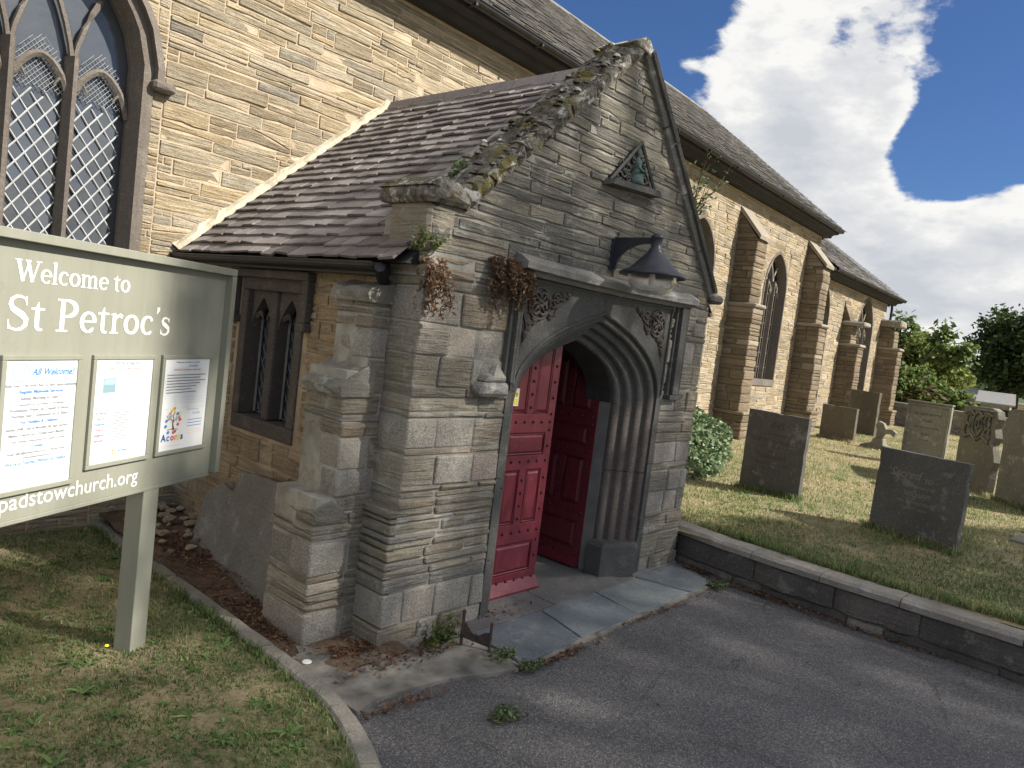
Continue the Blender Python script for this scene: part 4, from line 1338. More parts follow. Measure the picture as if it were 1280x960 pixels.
# door leaves ---------------------------------------------------------------
stud_me = None
def stud_mesh():
    bm = MB(); bm.lathe([(.0001, .016), (.006, .013), (.011, .006), (.013, .0)], (0, 0, 0), 8)
    me = bpy.data.meshes.new('stud'); me.from_pydata(bm.v, [], bm.f); me.materials.append(M['stud']); return me
STUD = stud_mesh()
def door_leaf(fr, width, name_label, top_fn, sticker=False):
    """fr(u, z, w): u from the hinge along the leaf, w out of the face"""
    core = MB()
    n = 12
    pts = [(0, .03), (width, .03)] + [(width * (1 - k / n), top_fn(1 - k / n)) for k in range(n + 1)]
    core.prism(pts, 0, -.05, fr)
    leaf = core.build('door', M['door'], porch, label=name_label)
    H = top_fn(.5)
    st = .085
    rails = [(.03, .17), (.41, .56), (.98, 1.09), (1.265, 1.41), (2.2, 2.3)]
    m_ = MB()
    for a, b in rails:
        if a < H: m_.box((0, 0, a), (width, .014, min(b, H)), lambda u, w, z: fr(u, z, w))
    m_.box((0, 0, .03), (st, .0145, H), lambda u, w, z: fr(u, z, w)); m_.box((width - st, 0, .03), (width, .0145, min(H, top_fn(.95))), lambda u, w, z: fr(u, z, w))
    for a, b in ((.56, .98), (1.41, H)):
        m_.box((width / 2 - .04, 0, a), (width / 2 + .04, .0142, b), lambda u, w, z: fr(u, z, w))
    m_.build('door_frame', M['door'], leaf, bevel=.003)
    def panel(u0, u1, z0, z1):
        q = MB(); g = .012; b = .035
        a = [(u0 + g, z0 + g), (u1 - g, z0 + g), (u1 - g, z1 - g), (u0 + g, z1 - g)]
        c = [(u0 + b, z0 + b), (u1 - b, z0 + b), (u1 - b, z1 - b), (u0 + b, z1 - b)]
        V = [fr(x, z, .001) for x, z in a] + [fr(x, z, .015) for x, z in c]
        q.add(V, [(i, (i + 1) % 4, 4 + (i + 1) % 4, 4 + i) for i in range(4)] + [(4, 5, 6, 7)])
        q.tube([fr(x, z, .008) for x, z in a + [a[0]]], .007, 5)
        q.build('panel', M['door'], leaf)
    mid0, mid1 = width / 2 - .04, width / 2 + .04
    panel(st, width - st, .17, .41); panel(st, width - st, 1.09, 1.265)
    for u0, u1 in ((st, mid0), (mid1, width - st)):
        panel(u0, u1, .56, .98); panel(u0, u1, 1.41, min(H - .06, top_fn((u0 + u1) / 2 / width) - .07))
    pos = []
    for a, b in rails[:4]:
        z = (a + b) / 2 + (.01 if a > .1 else .015)
        nn = 6
        for k in range(nn): pos.append((.05 + (width - .1) * k / (nn - 1), z))
    for k in range(14):
        z = .16 + k * .125
        for u in (.045, width - .045):
            if z < H - .1 and all(abs(z - p[1]) > .045 for p in pos if abs(p[0] - u) < .03): pos.append((u, z))
    for z0, z1 in ((.60, .96), (1.46, H - .08)):
        k = z0
        while k < z1: pos.append((width / 2, k)); k += .1
    o0 = fr(0, 0, 0); nrm = (fr(0, 0, 1) - o0).normalized()
    q = nrm.to_track_quat('Z', 'Y')
    for u, z in pos:
        s = bpy.data.objects.new('stud', STUD); COL.objects.link(s); s.parent = leaf
        s.location = fr(u, z, .0145) - WP[leaf]; s.rotation_mode = 'QUATERNION'; s.rotation_quaternion = q
    wb = MB(); wb.add([fr(0.01, .025, 0), fr(width + .01, .025, 0), fr(width + .01, .025, .07), fr(0.01, .025, .07), fr(0.01, .04, .07), fr(width + .01, .04, .07), fr(width + .01, .115, .014), fr(0.01, .115, .014)],
                      [(0, 1, 2, 3), (3, 2, 5, 4), (4, 5, 6, 7), (1, 6, 5, 2), (0, 3, 4, 7)])
    wb.build('weatherboard', M['door'], leaf)
    return leaf
L1 = door_leaf(lambda u, z, w: Vector((3.995 + u, 3.60 - w + .0 * u, z)), .60, 'left red door leaf, nearly closed, with a small yellow notice', lambda t: 2.02)
def rtop(t): return 1.97 - .33 * (1 - t) ** 2.0
L2 = door_leaf(lambda u, z, w: Vector((5.36 - w, 3.70 + u, z)), .68, 'right red door leaf, swung open into the dark porch', rtop)
m_ = MB().box((4.075, 3.577, 1.47), (4.135, 3.584, 1.60)); s_ = m_.build('notice', M['white'], L1)
m_ = MB().box((4.085, 3.5755, 1.48), (4.125, 3.5765, 1.525)); m_.box((4.085, 3.5755, 1.535), (4.125, 3.5765, 1.575)); m_.build('notice_symbol', M['ink_yellow'], L1)
m_ = MB().tube([(4.098, 3.575, 1.56), (4.112, 3.575, 1.56)], .004, 5); m_.tube([(4.105, 3.575, 1.552), (4.105, 3.575, 1.541)], .003, 4); m_.build('notice_print', M['ink_dark'], L1)

# side window with two lights ----------------------------------------------------
yc = 5.0; y0, y1, z0, z1 = 4.58, 5.42, 1.08, 2.14
SW = lambda u, z, w: Vector((XL - w, u, z))
w_ = MB()
for a, b in (((y0 - .02, z0 - .06), (y1 + .02, z0 + .05)), ((y0 - .02, z1 - .05), (y1 + .02, z1 + .05)), ((y0 - .02, z0 + .05), (y0 + .075, z1 - .05)), ((y1 - .075, z0 + .05), (y1 + .02, z1 - .05))):
    w_.box((a[0], -.16, a[1]), (b[0], .012, b[1]), lambda u, w, z: SW(u, z, w))
sw = w_.build('window', M['jamb'], porch, bevel=.012)
m_ = MB(); m_.box((y0 + .07, -.17, z0 + .04), (y1 - .07, -.15, z1 - .04), lambda u, w, z: SW(u, z, w)); m_.build('leaded_glass', M['glass'], sw)
m_ = MB(); m_.box((yc - .045, -.15, z0 + .05), (yc + .045, -.01, z1 - .05), lambda u, w, z: SW(u, z, w)); m_.build('mullion', M['jamb'], sw, bevel=.02)
lt = [(y0 + .075, yc - .045), (yc + .045, y1 - .075)]
for a, b in lt:
    m_ = MB(); hh = z1 - .05; n = 10
    for sgn in (0, 1):
        pts = []
        for k in range(n + 1):
            t = k / n * .5
            x = a + (b - a) * (t if sgn == 0 else 1 - t)
            pts.append((x, hh - .30 + .25 * (2 * t) ** .55))
        poly = pts + [((a + b) / 2, hh + .01), ((a if sgn == 0 else b), hh + .01)]
        if sgn == 1: poly = poly[::-1]
        m_.prism(poly, -.04, -.12, SW)
        cx_ = a + (b - a) * (.3 if sgn == 0 else .7)
        m_.tube([SW(a if sgn == 0 else b, hh - .20, -.07), SW(cx_, hh - .17, -.07), SW(cx_ + (.03 if sgn == 0 else -.03), hh - .22, -.07)], [.03, .02, .006], 5)
    m_.build('light_head', M['jamb'], sw)
    m_ = MB(); dx, dz = .075, .115
    for fam in (1, -1):
        for k in range(-6, 18):
            z = z0 + .06 + k * dz
            P_ = [(a + (b - a) * t, z + fam * (b - a) * t * dz / dx) for t in np.linspace(0, 1, 9)]
            P_ = [p for p in P_ if z0 + .05 < p[1] < z1 - .12]
            if len(P_) > 1: m_.tube([SW(p[0], p[1], -.142 + .002 * fam) for p in (P_[0], P_[-1])], .004, 4)
    m_.tube([SW(a + .01, z0 + .07, -.13), SW(b - .01, z0 + .07, -.13), SW(b - .01, z1 - .2, -.13)], .007, 4); m_.tube([SW(b - .015, z0 + .07, -.125), SW(b - .015, z1 - .2, -.125)], .012, 4)
    m_.build('lattice', M['lead'], sw)
m_ = MB()
m_.box((y0 - .12, 0, z1 + .04), (y1 + .12, .07, z1 + .10), lambda u, w, z: SW(u, z, w))
for a, b in ((y0 - .12, y0 - .05), (y1 + .05, y1 + .12)): m_.box((a, 0, z1 - .25), (b, .065, z1 + .045), lambda u, w, z: SW(u, z, w))
for a in (y0 - .13, y1 + .02): m_.box((a, 0, z1 - .31), (a + .11, .075, z1 - .25), lambda u, w, z: SW(u, z, w))
m_.build('hood_mould', M['jamb'], sw, bevel=.01)

# roof ------------------------------------------------------------------------
RX, RZ = 4.82, 4.15
EX, EZ = 2.74, 2.33
core = MB()
core.prism([(EX + .06, EZ + .0), (RX, RZ - .05), (6.62, 2.42)], -(3.42 - YF), -(6.40 - YF), SF)
core.build('roof', M['soffit'], porch)
Ls = sqrt((RX - EX) ** 2 + (RZ - EZ) ** 2); ux, uz = (RX - EX) / Ls, (RZ - EZ) / Ls
step = .126
def slates(sgn):
    n = int(Ls / step)
    for k in range(n + 1):
        t0 = k * step
        y = 3.46 - rp.uniform(0, .2)
        wdt = .19 if k < 8 else .16
        while y < 6.40:
            w_ = wdt * rp.uniform(.7, 1.3)
            a, b = max(y, 3.46), min(y + w_ - .004, 6.395)
            if b > a + .03:
                j0 = rp.uniform(-.012, .012); lift = .020 + rp.uniform(0, .012); sk = rp.uniform(-.012, .012)
                def p(y_, t, h):
                    x = EX + ux * t - uz * h; z = EZ + uz * t + ux * h
                    if sgn < 0: x = 2 * RX - x + .02
                    return Vector((x, y_, z))
                ta, tb = max(0, t0) + j0 + sk, max(0, t0) + j0 - sk; t1 = min(t0 + step * 1.2, Ls)
                V = [p(a, ta, lift - .016), p(b, tb, lift - .016), p(b, tb, lift), p(a, ta, lift + rp.uniform(-.003, .004)), p(b, t1, .004), p(a, t1, .004)]
                PP.add('slate' , (V, [(1, 0, 3, 2), (2, 3, 5, 4), (4, 1, 2), (3, 0, 5)]), M['slate'], (rp.random(), .5, .5))
            y += w_
slates(1)
core = MB()
core.prism([(RX, RZ + .02), (RX + .03, RZ - .03), (6.66, 2.40), (6.62, 2.38)], -(3.42 - YF), -(6.40 - YF), SF)
core.build('far_slope', M['slate'], porch)
rt = MB()
y = 3.72
while y < 6.36:
    rt.prism([(RX - .13, RZ - .10), (RX - .03, RZ + .045), (RX + .03, RZ + .045), (RX + .13, RZ - .10), (RX + .10, RZ - .10), (RX, RZ + .0), (RX - .10, RZ - .10)], -(y - YF), -(min(y + .44, 6.37) - YF), SF)
    y += .45
rt.build('ridge_tiles', M['slate'], porch)
# mortar fillet where the roof meets the church wall
ft = MB(); n = 26; V, F = [], []
for k in range(n + 1):
    t = Ls * k / n
    x, z = EX + ux * t, EZ + uz * t
    yw = 6.397 + (x - 4.82) * .0408
    j = rp.uniform(-.012, .012)
    V += [(x - uz * .01, yw - .07 + j, z + ux * .025), (x - uz * .05, yw - .05 + j, z + ux * .06), (x - uz * (.08 + j), yw + .0, z + ux * (.09 + j)), (x, yw + .01, z)]
for k in range(n):
    for c in range(3): F.append((k * 4 + c, k * 4 + c + 1, k * 4 + c + 5, k * 4 + c + 4))
ft.add(V, F); ft.build('mortar_fillet', M['fillet'], porch)
# eaves gutter and beam
g = MB(); g.box((EX + .02, 3.60, EZ - .085), (EX + .10, 6.36, EZ - .012)); g.box((EX + .10, 3.68, EZ - .05), (XL + .1, 6.36, EZ + .02))
g.build('eaves_beam', M['black'], porch)
g = MB(); V = []
for yy in (3.58, 6.37):
    for k in range(9):
        a = pi + pi * k / 8
        V.append((EX - .005 + .05 * cos(a), yy, EZ - .02 + .05 * sin(a)))
g.add(V, [(k, k + 1, k + 10, k + 9) for k in range(8)]); g.tube([(EX - .055, 3.58, EZ - .02), (EX - .055, 6.37, EZ - .02)], .007, 5)
g.tube([(EX, 3.57, EZ - .04), (EX + .05, 3.62, EZ - .08), (XL - .03, 3.66, EZ - .14)], .035, 8)
g.build('gutter', M['black'], porch)
for (x0_, z0_, z1_) in ((2.70, .80, .895), (2.78, 1.525, 1.735), (2.90, 2.10, 2.40)):
    PP.add('stone', block_geo((x0_, 3.622, z0_ + .004), (XL + .14, 3.9, z1_ - .004), rp, None, .006, .004), M['porch_stone'], tnt(rp), bt)
PP.flush()
# moss cushions and loose bits on the coping
mo = MB()
for k in range(90):
    t = rp.random(); x, z = 3.12 + (4.74 - 3.12) * t, 2.72 + (4.20 - 2.72) * t
    s_ = rp.uniform(.012, .038); yy = YF + rp.uniform(-.03, .32)
    mo.lathe([(s_, 0), (s_ * .8, s_ * .5), (s_ * .4, s_ * .75), (.0005, s_ * .8)], (x - .03 + rp.uniform(-.02, .02), yy, z + .085), 6)
mo = mo.build('moss', M['mossy'], porch, smooth=True); mo['kind'] = 'stuff'

# inner floor
fl = MB()
fl.box((4.0, 3.5, -.1), (6.0, 6.1, .008)); fo = fl.build('porch_floor', M['flag_in'], porch)

# ------------------------------------------------------------------ wall lamp
lamp = thing('wall_lamp', 'black bell-shaped lamp with clear bowl on a bracket above the red doors', 'lamp', (4.75, 3.35, 2.6))
m_ = MB(); n = 12
outl = [(3.36, 2.575), (3.36, 2.808), (3.0, 2.808), (3.0, 2.775)] + [(3.02 + .27 * sin(pi / 2 * k / n), 2.775 - .165 * (1 - cos(pi / 2 * k / n))) for k in range(1, n + 1)] + [(3.30, 2.575)]
m_.prism([(y, z) for y, z in outl], -.012, .012, lambda y, z, w: Vector((4.75 + w, y, z)))
m_.box((4.715, 3.325, 2.57), (4.785, 3.345, 2.81)); m_.tube([(4.75, 3.34, 2.81), (4.75, 3.0, 2.81)], .012, 6)
m_.build('bracket', M['grey_paint'], lamp, bevel=.002)
ax = (4.75, 2.965, 2.535)
m_ = MB(); m_.lathe([(.0005, .315), (.022, .312), (.046, .295), (.048, .280), (.040, .272), (.040, .205), (.052, .195), (.055, .180), (.066, .165), (.10, .13), (.145, .08), (.185, .045), (.225, .025), (.245, .012), (.248, .0), (.235, -.004), (.20, .012), (.10, .06), (.0005, .09)], ax, 40)
m_.build('lamp_shade', M['grey_paint'], lamp, smooth=True)
m_ = MB(); m_.lathe([(.185, .008), (.182, -.03), (.165, -.075), (.13, -.11), (.08, -.128), (.0005, -.133)], ax, 32); m_.build('lamp_bowl', M['bowl'], lamp, smooth=True)
m_ = MB(); m_.lathe([(.0005, -.07), (.02, -.065), (.026, -.02), (.018, .03), (.0005, .04)], ax, 12); m_.build('bulb', M['white'], lamp, smooth=True)

# ------------------------------------------------------------------ GROUND
def lz(x): return .33 + .22 * (1 - exp(-max(0.0, x - 6.3) / 7))
def sheet(name, x0, x1, y0, y1, nx, ny, zf, mat, kind='structure', keep=None):
    xs = np.linspace(x0, x1, nx); ys = np.linspace(y0, y1, ny)
    X, Y = np.meshgrid(xs, ys)
    Z = np.vectorize(zf)(X, Y)
    V = np.stack([X.ravel(), Y.ravel(), Z.ravel()], 1)
    F = []
    for j in range(ny - 1):
        for i in range(nx - 1):
            if keep and not keep((xs[i] + xs[i + 1]) / 2, (ys[j] + ys[j + 1]) / 2): continue
            F.append((j * nx + i, j * nx + i + 1, (j + 1) * nx + i + 1, (j + 1) * nx + i))
    o = np_mesh(name, V, F, mat, smooth=True); o['kind'] = kind
    return o
sheet('ground', -700, 700, -700, 700, 29, 29, lambda x, y: -.25, M['turf'])
sheet('path', -12, 6.6, -14, 3.6, 80, 70, lambda x, y: .012 * sin(x * 1.3) * sin(y * 1.7) * (1 if y < 2 else 0) - .006, M['asphalt'])
sheet('lawn', 6.42, 90, -30, 45, 160, 140, lambda x, y: lz(x) + .012 * sin(x * 2.1 + y) + .01 * sin(y * 3.3 - x), M['turf'])

# curved kerb on the left: outer edge (path side) and inner edge (lawn side)
KO = [(2.36, 6.3), (2.34, 5.4), (2.33, 4.4), (2.32, 3.6), (2.31, 3.15), (2.25, 2.75), (2.09, 2.33), (1.82, 1.94), (1.4, 1.62), (.8, 1.42), (0, 1.35), (-3, 1.3), (-8, 1.3)]
def catmull(P, n=8):
    out = []
    for i in range(len(P) - 1):
        p0, p1, p2, p3 = P[max(i - 1, 0)], P[i], P[i + 1], P[min(i + 2, len(P) - 1)]
        for k in range(n):
            t = k / n
            out.append(tuple(.5 * ((2 * p1[a]) + (-p0[a] + p2[a]) * t + (2 * p0[a] - 5 * p1[a] + 4 * p2[a] - p3[a]) * t * t + (-p0[a] + 3 * p1[a] - 3 * p2[a] + p3[a]) * t ** 3) for a in range(2)))
    out.append(P[-1]); return out
KC = catmull(KO, 8)
def offs(P, d):
    out = []
    for i in range(len(P)):
        a, b = P[max(i - 1, 0)], P[min(i + 1, len(P) - 1)]
        tx, ty = b[0] - a[0], b[1] - a[1]; l = sqrt(tx * tx + ty * ty)
        out.append((P[i][0] + ty / l * d, P[i][1] - tx / l * d))
    return out
KI = offs(KC, -.0 - .115) if offs(KC[:2], -.1)[0][0] < KC[0][0] else offs(KC, .115)
kerb = thing('kerb', 'curved concrete kerb edging the left lawn beside the porch', 'kerb', (2.3, 3.5, 0)); kerb['kind'] = 'structure'; 
del kerb['category']
i = 0; seg = 6
while i < len(KC) - 1:
    j = min(i + seg, len(KC) - 1)
    m_ = MB(); V, F = [], []
    for k in range(i, j + 1):
        o, n_ = Vector((*KC[k], 0)), Vector((*KI[k], 0))
        if k == j and j < len(KC) - 1: 
            o = o.lerp(Vector((*KC[k - 1], 0)), .05); n_ = n_.lerp(Vector((*KI[k - 1], 0)), .05)
        jt = R.uniform(-.004, .004)
        V += [o + Vector((0, 0, -.15)), o + Vector((0, 0, .055 + jt)), o.lerp(n_, .16) + Vector((0, 0, .082 + jt)), o.lerp(n_, .86) + Vector((0, 0, .085 + jt)), n_ + Vector((0, 0, .07)), n_ + Vector((0, 0, -.15))]
    for k in range(j - i):
        for c in range(5): F.append((k * 6 + c, k * 6 + c + 1, k * 6 + c + 7, k * 6 + c + 6))
    F += [tuple(range(6)), tuple((j - i) * 6 + q for q in range(5, -1, -1))]
    m_.add(V, F, (R.random(), .5, .5)); m_.build('kerb_stone', M['kerb'], kerb)
    i = j
def in_left(x, y):
    if y > 6.25: return False
    if y < 1.3: return False
    # inside the kerb curve: left of it
    best = None
    for k in range(len(KI) - 1):
        a, b = KI[k], KI[k + 1]
        if (a[1] - y) * (b[1] - y) <= 0 and a[1] != b[1]:
            xx = a[0] + (b[0] - a[0]) * (y - a[1]) / (b[1] - a[1])
            best = xx if best is None else max(best, xx)
    return best is not None and x < best - .0
V = [(a, b, .066) for a, b in KI] + [(-9, 1.3, .066), (-9, 6.35, .066)]
poly = [(a, b) for a, b in KI]
def left_z(x, y): return .066 + .014 * sin(x * 3 + y * 2) * sin(y * 4 - x)
bmv, bmf = [], []
# lawn as strips from the kerb to the far left
N_ = 24
for k, (a, b) in enumerate(KI):
    for q in range(N_ + 1):
        t = (q / N_) ** 1.7
        x = a + (-9 - a) * t; y = b if b > 1.3 else 1.3
        bmv.append((x, y, left_z(x, y) if q else .06))
for k in range(len(KI) - 1):
    for q in range(N_):
        bmf.append((k * (N_ + 1) + q, k * (N_ + 1) + q + 1, (k + 1) * (N_ + 1) + q + 1, (k + 1) * (N_ + 1) + q))
o = np_mesh('left_lawn', bmv, bmf, M['turf'], smooth=True); o['kind'] = 'structure'
# soil strip by the porch wall
o = sheet('soil_strip', 2.30, 2.98, 3.2, 6.4, 24, 90, lambda x, y: .012 + .035 * max(0, (x - 2.4)) + .02 * sin(x * 17 + y * 9) * sin(y * 13) + max(0, (y - 4.2)) * .07, M['soil'])
# concrete apron
ap = [(2.33, 2.83), (2.50, 2.88), (2.64, 2.87), (2.96, 2.83), (3.2, 2.74), (3.40, 2.68), (3.44, 2.82), (3.45, 3.36), (2.9, 3.4), (2.88, 3.72), (2.50, 3.72), (2.45, 3.55), (2.32, 3.5)]
m_ = MB(); m_.prism([(a, b) for a, b in ap][::-1], .016, -.05, lambda u, v, w: Vector((u, v, w)))
o = m_.build('concrete_apron', M['plaster']); o['kind'] = 'structure'
# flagstones
step_ = thing('doorstep', 'slate paving', 'paving', (4.8, 3.1, 0)); step_['kind'] = 'structure'; del step_['category']
FL = [([(3.46, 2.70), (4.10, 2.75), (4.23, 3.20), (3.52, 3.20)], 0.05, 'flag'), ([(4.12, 2.75), (4.85, 2.78), (4.94, 3.22), (4.25, 3.21)], .7, 'flag'),
      ([(4.87, 2.78), (5.72, 2.80), (5.60, 3.24), (4.96, 3.23)], .45, 'flag'), ([(5.74, 2.80), (6.18, 2.84), (6.30, 3.30), (5.62, 3.28)], .55, 'flag'),
      ([(3.52, 3.215), (4.42, 3.225), (4.46, 3.60), (3.76, 3.60)], .1, 'flag_in'), ([(4.435, 3.225), (5.58, 3.25), (5.24, 3.60), (4.475, 3.60)], .25, 'flag_in'), ([(5.62, 3.295), (6.42, 3.32), (6.5, 3.5), (5.66, 3.37)], .5, 'flag')]
for pts, t, mt in FL:
    r = []
    for i in range(len(pts)):
        a, b = pts[i], pts[(i + 1) % len(pts)]
        for k in (0.03, .35, .68, .97):
            x, y = a[0] + (b[0] - a[0]) * k, a[1] + (b[1] - a[1]) * k
            r.append((x + R.uniform(-.006, .006), y + R.uniform(-.006, .006)))
    m_ = MB(); hgt = .022 + R.uniform(-.003, .004)
    m_.prism(r[::-1], -.05, hgt, lambda u, v, w: Vector((u, v, w)), (t, .5, .5)); m_.build('flagstone', M[mt], step_, bevel=.004)
m_ = MB(); m_.prism([(3.44, 2.66), (4.1, 2.71), (5.0, 2.74), (6.22, 2.79), (6.4, 3.35), (3.44, 3.6)], -.05, .010, lambda u, v, w: Vector((u, v, w))); m_.build('bedding_mortar', M['plaster'], step_)

# retaining kerb wall on the right ------------------------------------------------
RP = [(6.56, 3.52), (6.44, 2.95), (6.36, 2.2), (6.31, 1.3), (6.28, .4), (6.26, -1.0), (6.26, -4.0)]
RC = catmull(RP, 10)
RI = offs(RC, .26) if offs(RC, .26)[20][0] > RC[20][0] else offs(RC, -.26)
RO = offs(RC, .03) if offs(RC, .03)[20][0] < RC[20][0] else offs(RC, -.03)
rw = thing('retaining_wall', 'low dark stone retaining wall with pale coping along the right lawn', 'wall', (6.4, 2, 0))
def along(P, a, b, n):
    d = [0]
    for i in range(1, len(P)): d.append(d[-1] + sqrt((P[i][0] - P[i - 1][0]) ** 2 + (P[i][1] - P[i - 1][1]) ** 2))
    out = []
    for k in range(n + 1):
        t = a + (b - a) * k / n; i = 1
        while i < len(d) - 1 and d[i] < t: i += 1
        f = (t - d[i - 1]) / (d[i] - d[i - 1])
        out.append(f + i - 1)
    return out, d[-1]
def at(P, s):
    i = min(int(s), len(P) - 2); f = s - i
    return Vector((P[i][0] + (P[i + 1][0] - P[i][0]) * f, P[i][1] + (P[i + 1][1] - P[i][1]) * f, 0))
rr = random.Random(5)
_, LT = along(RC, 0, 1, 1)
s = 0
while s < LT - .1:
    l = rr.choice((.62, .8, .95, 1.1)); e = min(s + l, LT)
    idx, _ = along(RC, s + .004, e - .004, 8)
    m_ = MB(); V, F = [], []
    for t in idx:
        a, b = at(RO, t), at(RI, t); j = rr.uniform(-.005, .005)
        V += [a + Vector((.02, 0, .265)), a + Vector((j, 0, .275)), a + Vector((j, 0, .318)), a.lerp(b, .12) + Vector((0, 0, .342 + j)), a.lerp(b, .7) + Vector((0, 0, .348 + j)), b + Vector((0, 0, .33)), b + Vector((0, 0, .2))]
    for k in range(8):
        for c in range(6): F.append((k * 7 + c, k * 7 + c + 1, k * 7 + c + 8, k * 7 + c + 7))
    F += [tuple(range(7)), tuple(56 + q for q in range(6, -1, -1))]
    m_.add(V, F, (rr.random(), .5, .5)); m_.build('coping_stone', M['kerb'], rw)
    s = e
m_ = MB(); V, F = [], []
idx, _ = along(RC, 0, LT, 50)
for t in idx:
    a, b = at(RC, t), at(RI, t); V += [a + Vector((.02, 0, -.15)), a + Vector((.02, 0, .29)), b + Vector((0, 0, .29)), b + Vector((0, 0, -.15))]
for k in range(50):
    for c in range(3): F.append((k * 4 + c, k * 4 + c + 1, k * 4 + c + 5, k * 4 + c + 4))
m_.add(V, F).build('wall_core', M['retaining'], rw)
for z0_, z1_, lr in ((-.03, .07, (.25, .8)), (.072, .272, (.3, 1.2))):
    s = 0
    while s < LT - .1:
        l = rr.uniform(*lr); e = min(s + l, LT)
        idx, _ = along(RC, s + .007, e - .007, 5)
        m_ = MB(); V, F = [], []
        pr = rr.uniform(0, .012)
        for q, t in enumerate(idx):
            a = at(RC, t); ins = .012 if q in (0, 5) else 0
            j = rr.uniform(-.011, .011)
            V += [a + Vector((.04, 0, z0_)), a + Vector((-pr + ins + j, 0, z0_ + .012 + j)), a + Vector((-pr - .004 + ins + j * .6, 0, (z0_ + z1_) / 2)), a + Vector((-pr + ins, 0, z1_ - .012 + j)), a + Vector((.04, 0, z1_))]
        for k in range(5):
            for c in range(4): F.append((k * 5 + c, k * 5 + c + 1, k * 5 + c + 6, k * 5 + c + 5))
        m_.add(V, F, tnt(rr, .25)); m_.build('facing_stone', M['retaining'], rw)
        s = e

# ------------------------------------------------------------------ gravestones
def lawn_z(x): return lz(x)
def headstone(name_label, bl, br, hgt, th=.07, mat='headstone', lean=0, top=None, border=False, text=(), extra=None, sink=.25, group=None, pale=False):
    """bl, br: foot corners as the camera sees them; height; the visible face is bl-br"""
    z = lawn_z((bl[0] + br[0]) / 2)
    a, b = Vector((*bl, z)), Vector((*br, z))
    d = (b - a).normalized(); w = (b - a).length
    n = Vector((d.y, -d.x, 0))                    # towards the camera side
    if n.dot(Vector((-a.x, -a.y, 0))) < 0: n = -n
    up = (Vector((0, 0, 1)) + n * lean).normalized()
    t = thing('headstone', name_label, 'gravestone', tuple((a + b) / 2), group)
    fr = lambda u, v, ww: a + d * u + up * v + n * ww
    outl = top(w, hgt) if top else [(0, hgt), (w, hgt)]
    path_ = [(0, -sink)] + outl + [(w, -sink)]
    poly = [(w, -sink)]
    for q in range(len(path_) - 1):
        p_, q_ = path_[q], path_[q + 1]
        L_ = sqrt((q_[0] - p_[0]) ** 2 + (q_[1] - p_[1]) ** 2); k_ = max(1, int(L_ / .09))
        for e in range(k_):
            t_ = e / k_; chip = R.uniform(.006, .018) if R.random() < .12 else R.uniform(0, .004)
            dx_, dy_ = (q_[1] - p_[1]) / L_, -(q_[0] - p_[0]) / L_
            poly.append((p_[0] + (q_[0] - p_[0]) * t_ + dx_ * chip, p_[1] + (q_[1] - p_[1]) * t_ + dy_ * chip))
    m_ = MB()
    # subdivided outline for slightly uneven edges
    m_.prism(poly, 0, -th, fr, (R.random(), .5, .5))
    s = m_.build('slab', M[mat], t, bevel=.006)
    if border:
        q = MB()
        for u0, v0, u1, v1 in ((.02, .1, .05, hgt - .02), (w - .05, .1, w - .02, hgt - .02), (.05, hgt - .05, w - .05, hgt - .02)):
            q.box((u0, 0, v0), (u1, .018, v1), lambda u, ww, v: fr(u, v, ww))
        q.box((-.012, -th - .01, hgt - .0), (w + .012, .02, hgt + .03), lambda u, ww, v: fr(u, v, ww))
        q.build('raised_border', M[mat], t, bevel=.004)
    for (txt, u, v, size, sh) in text:
        tx = text_geo(txt, size, fr, u * w, v * hgt, .0012, shear=sh)
        if tx: tx.build('inscription', M['ink_lichen' if pale else 'ink_dark'], t)
    if extra: extra(fr, w, hgt, t)
    return t

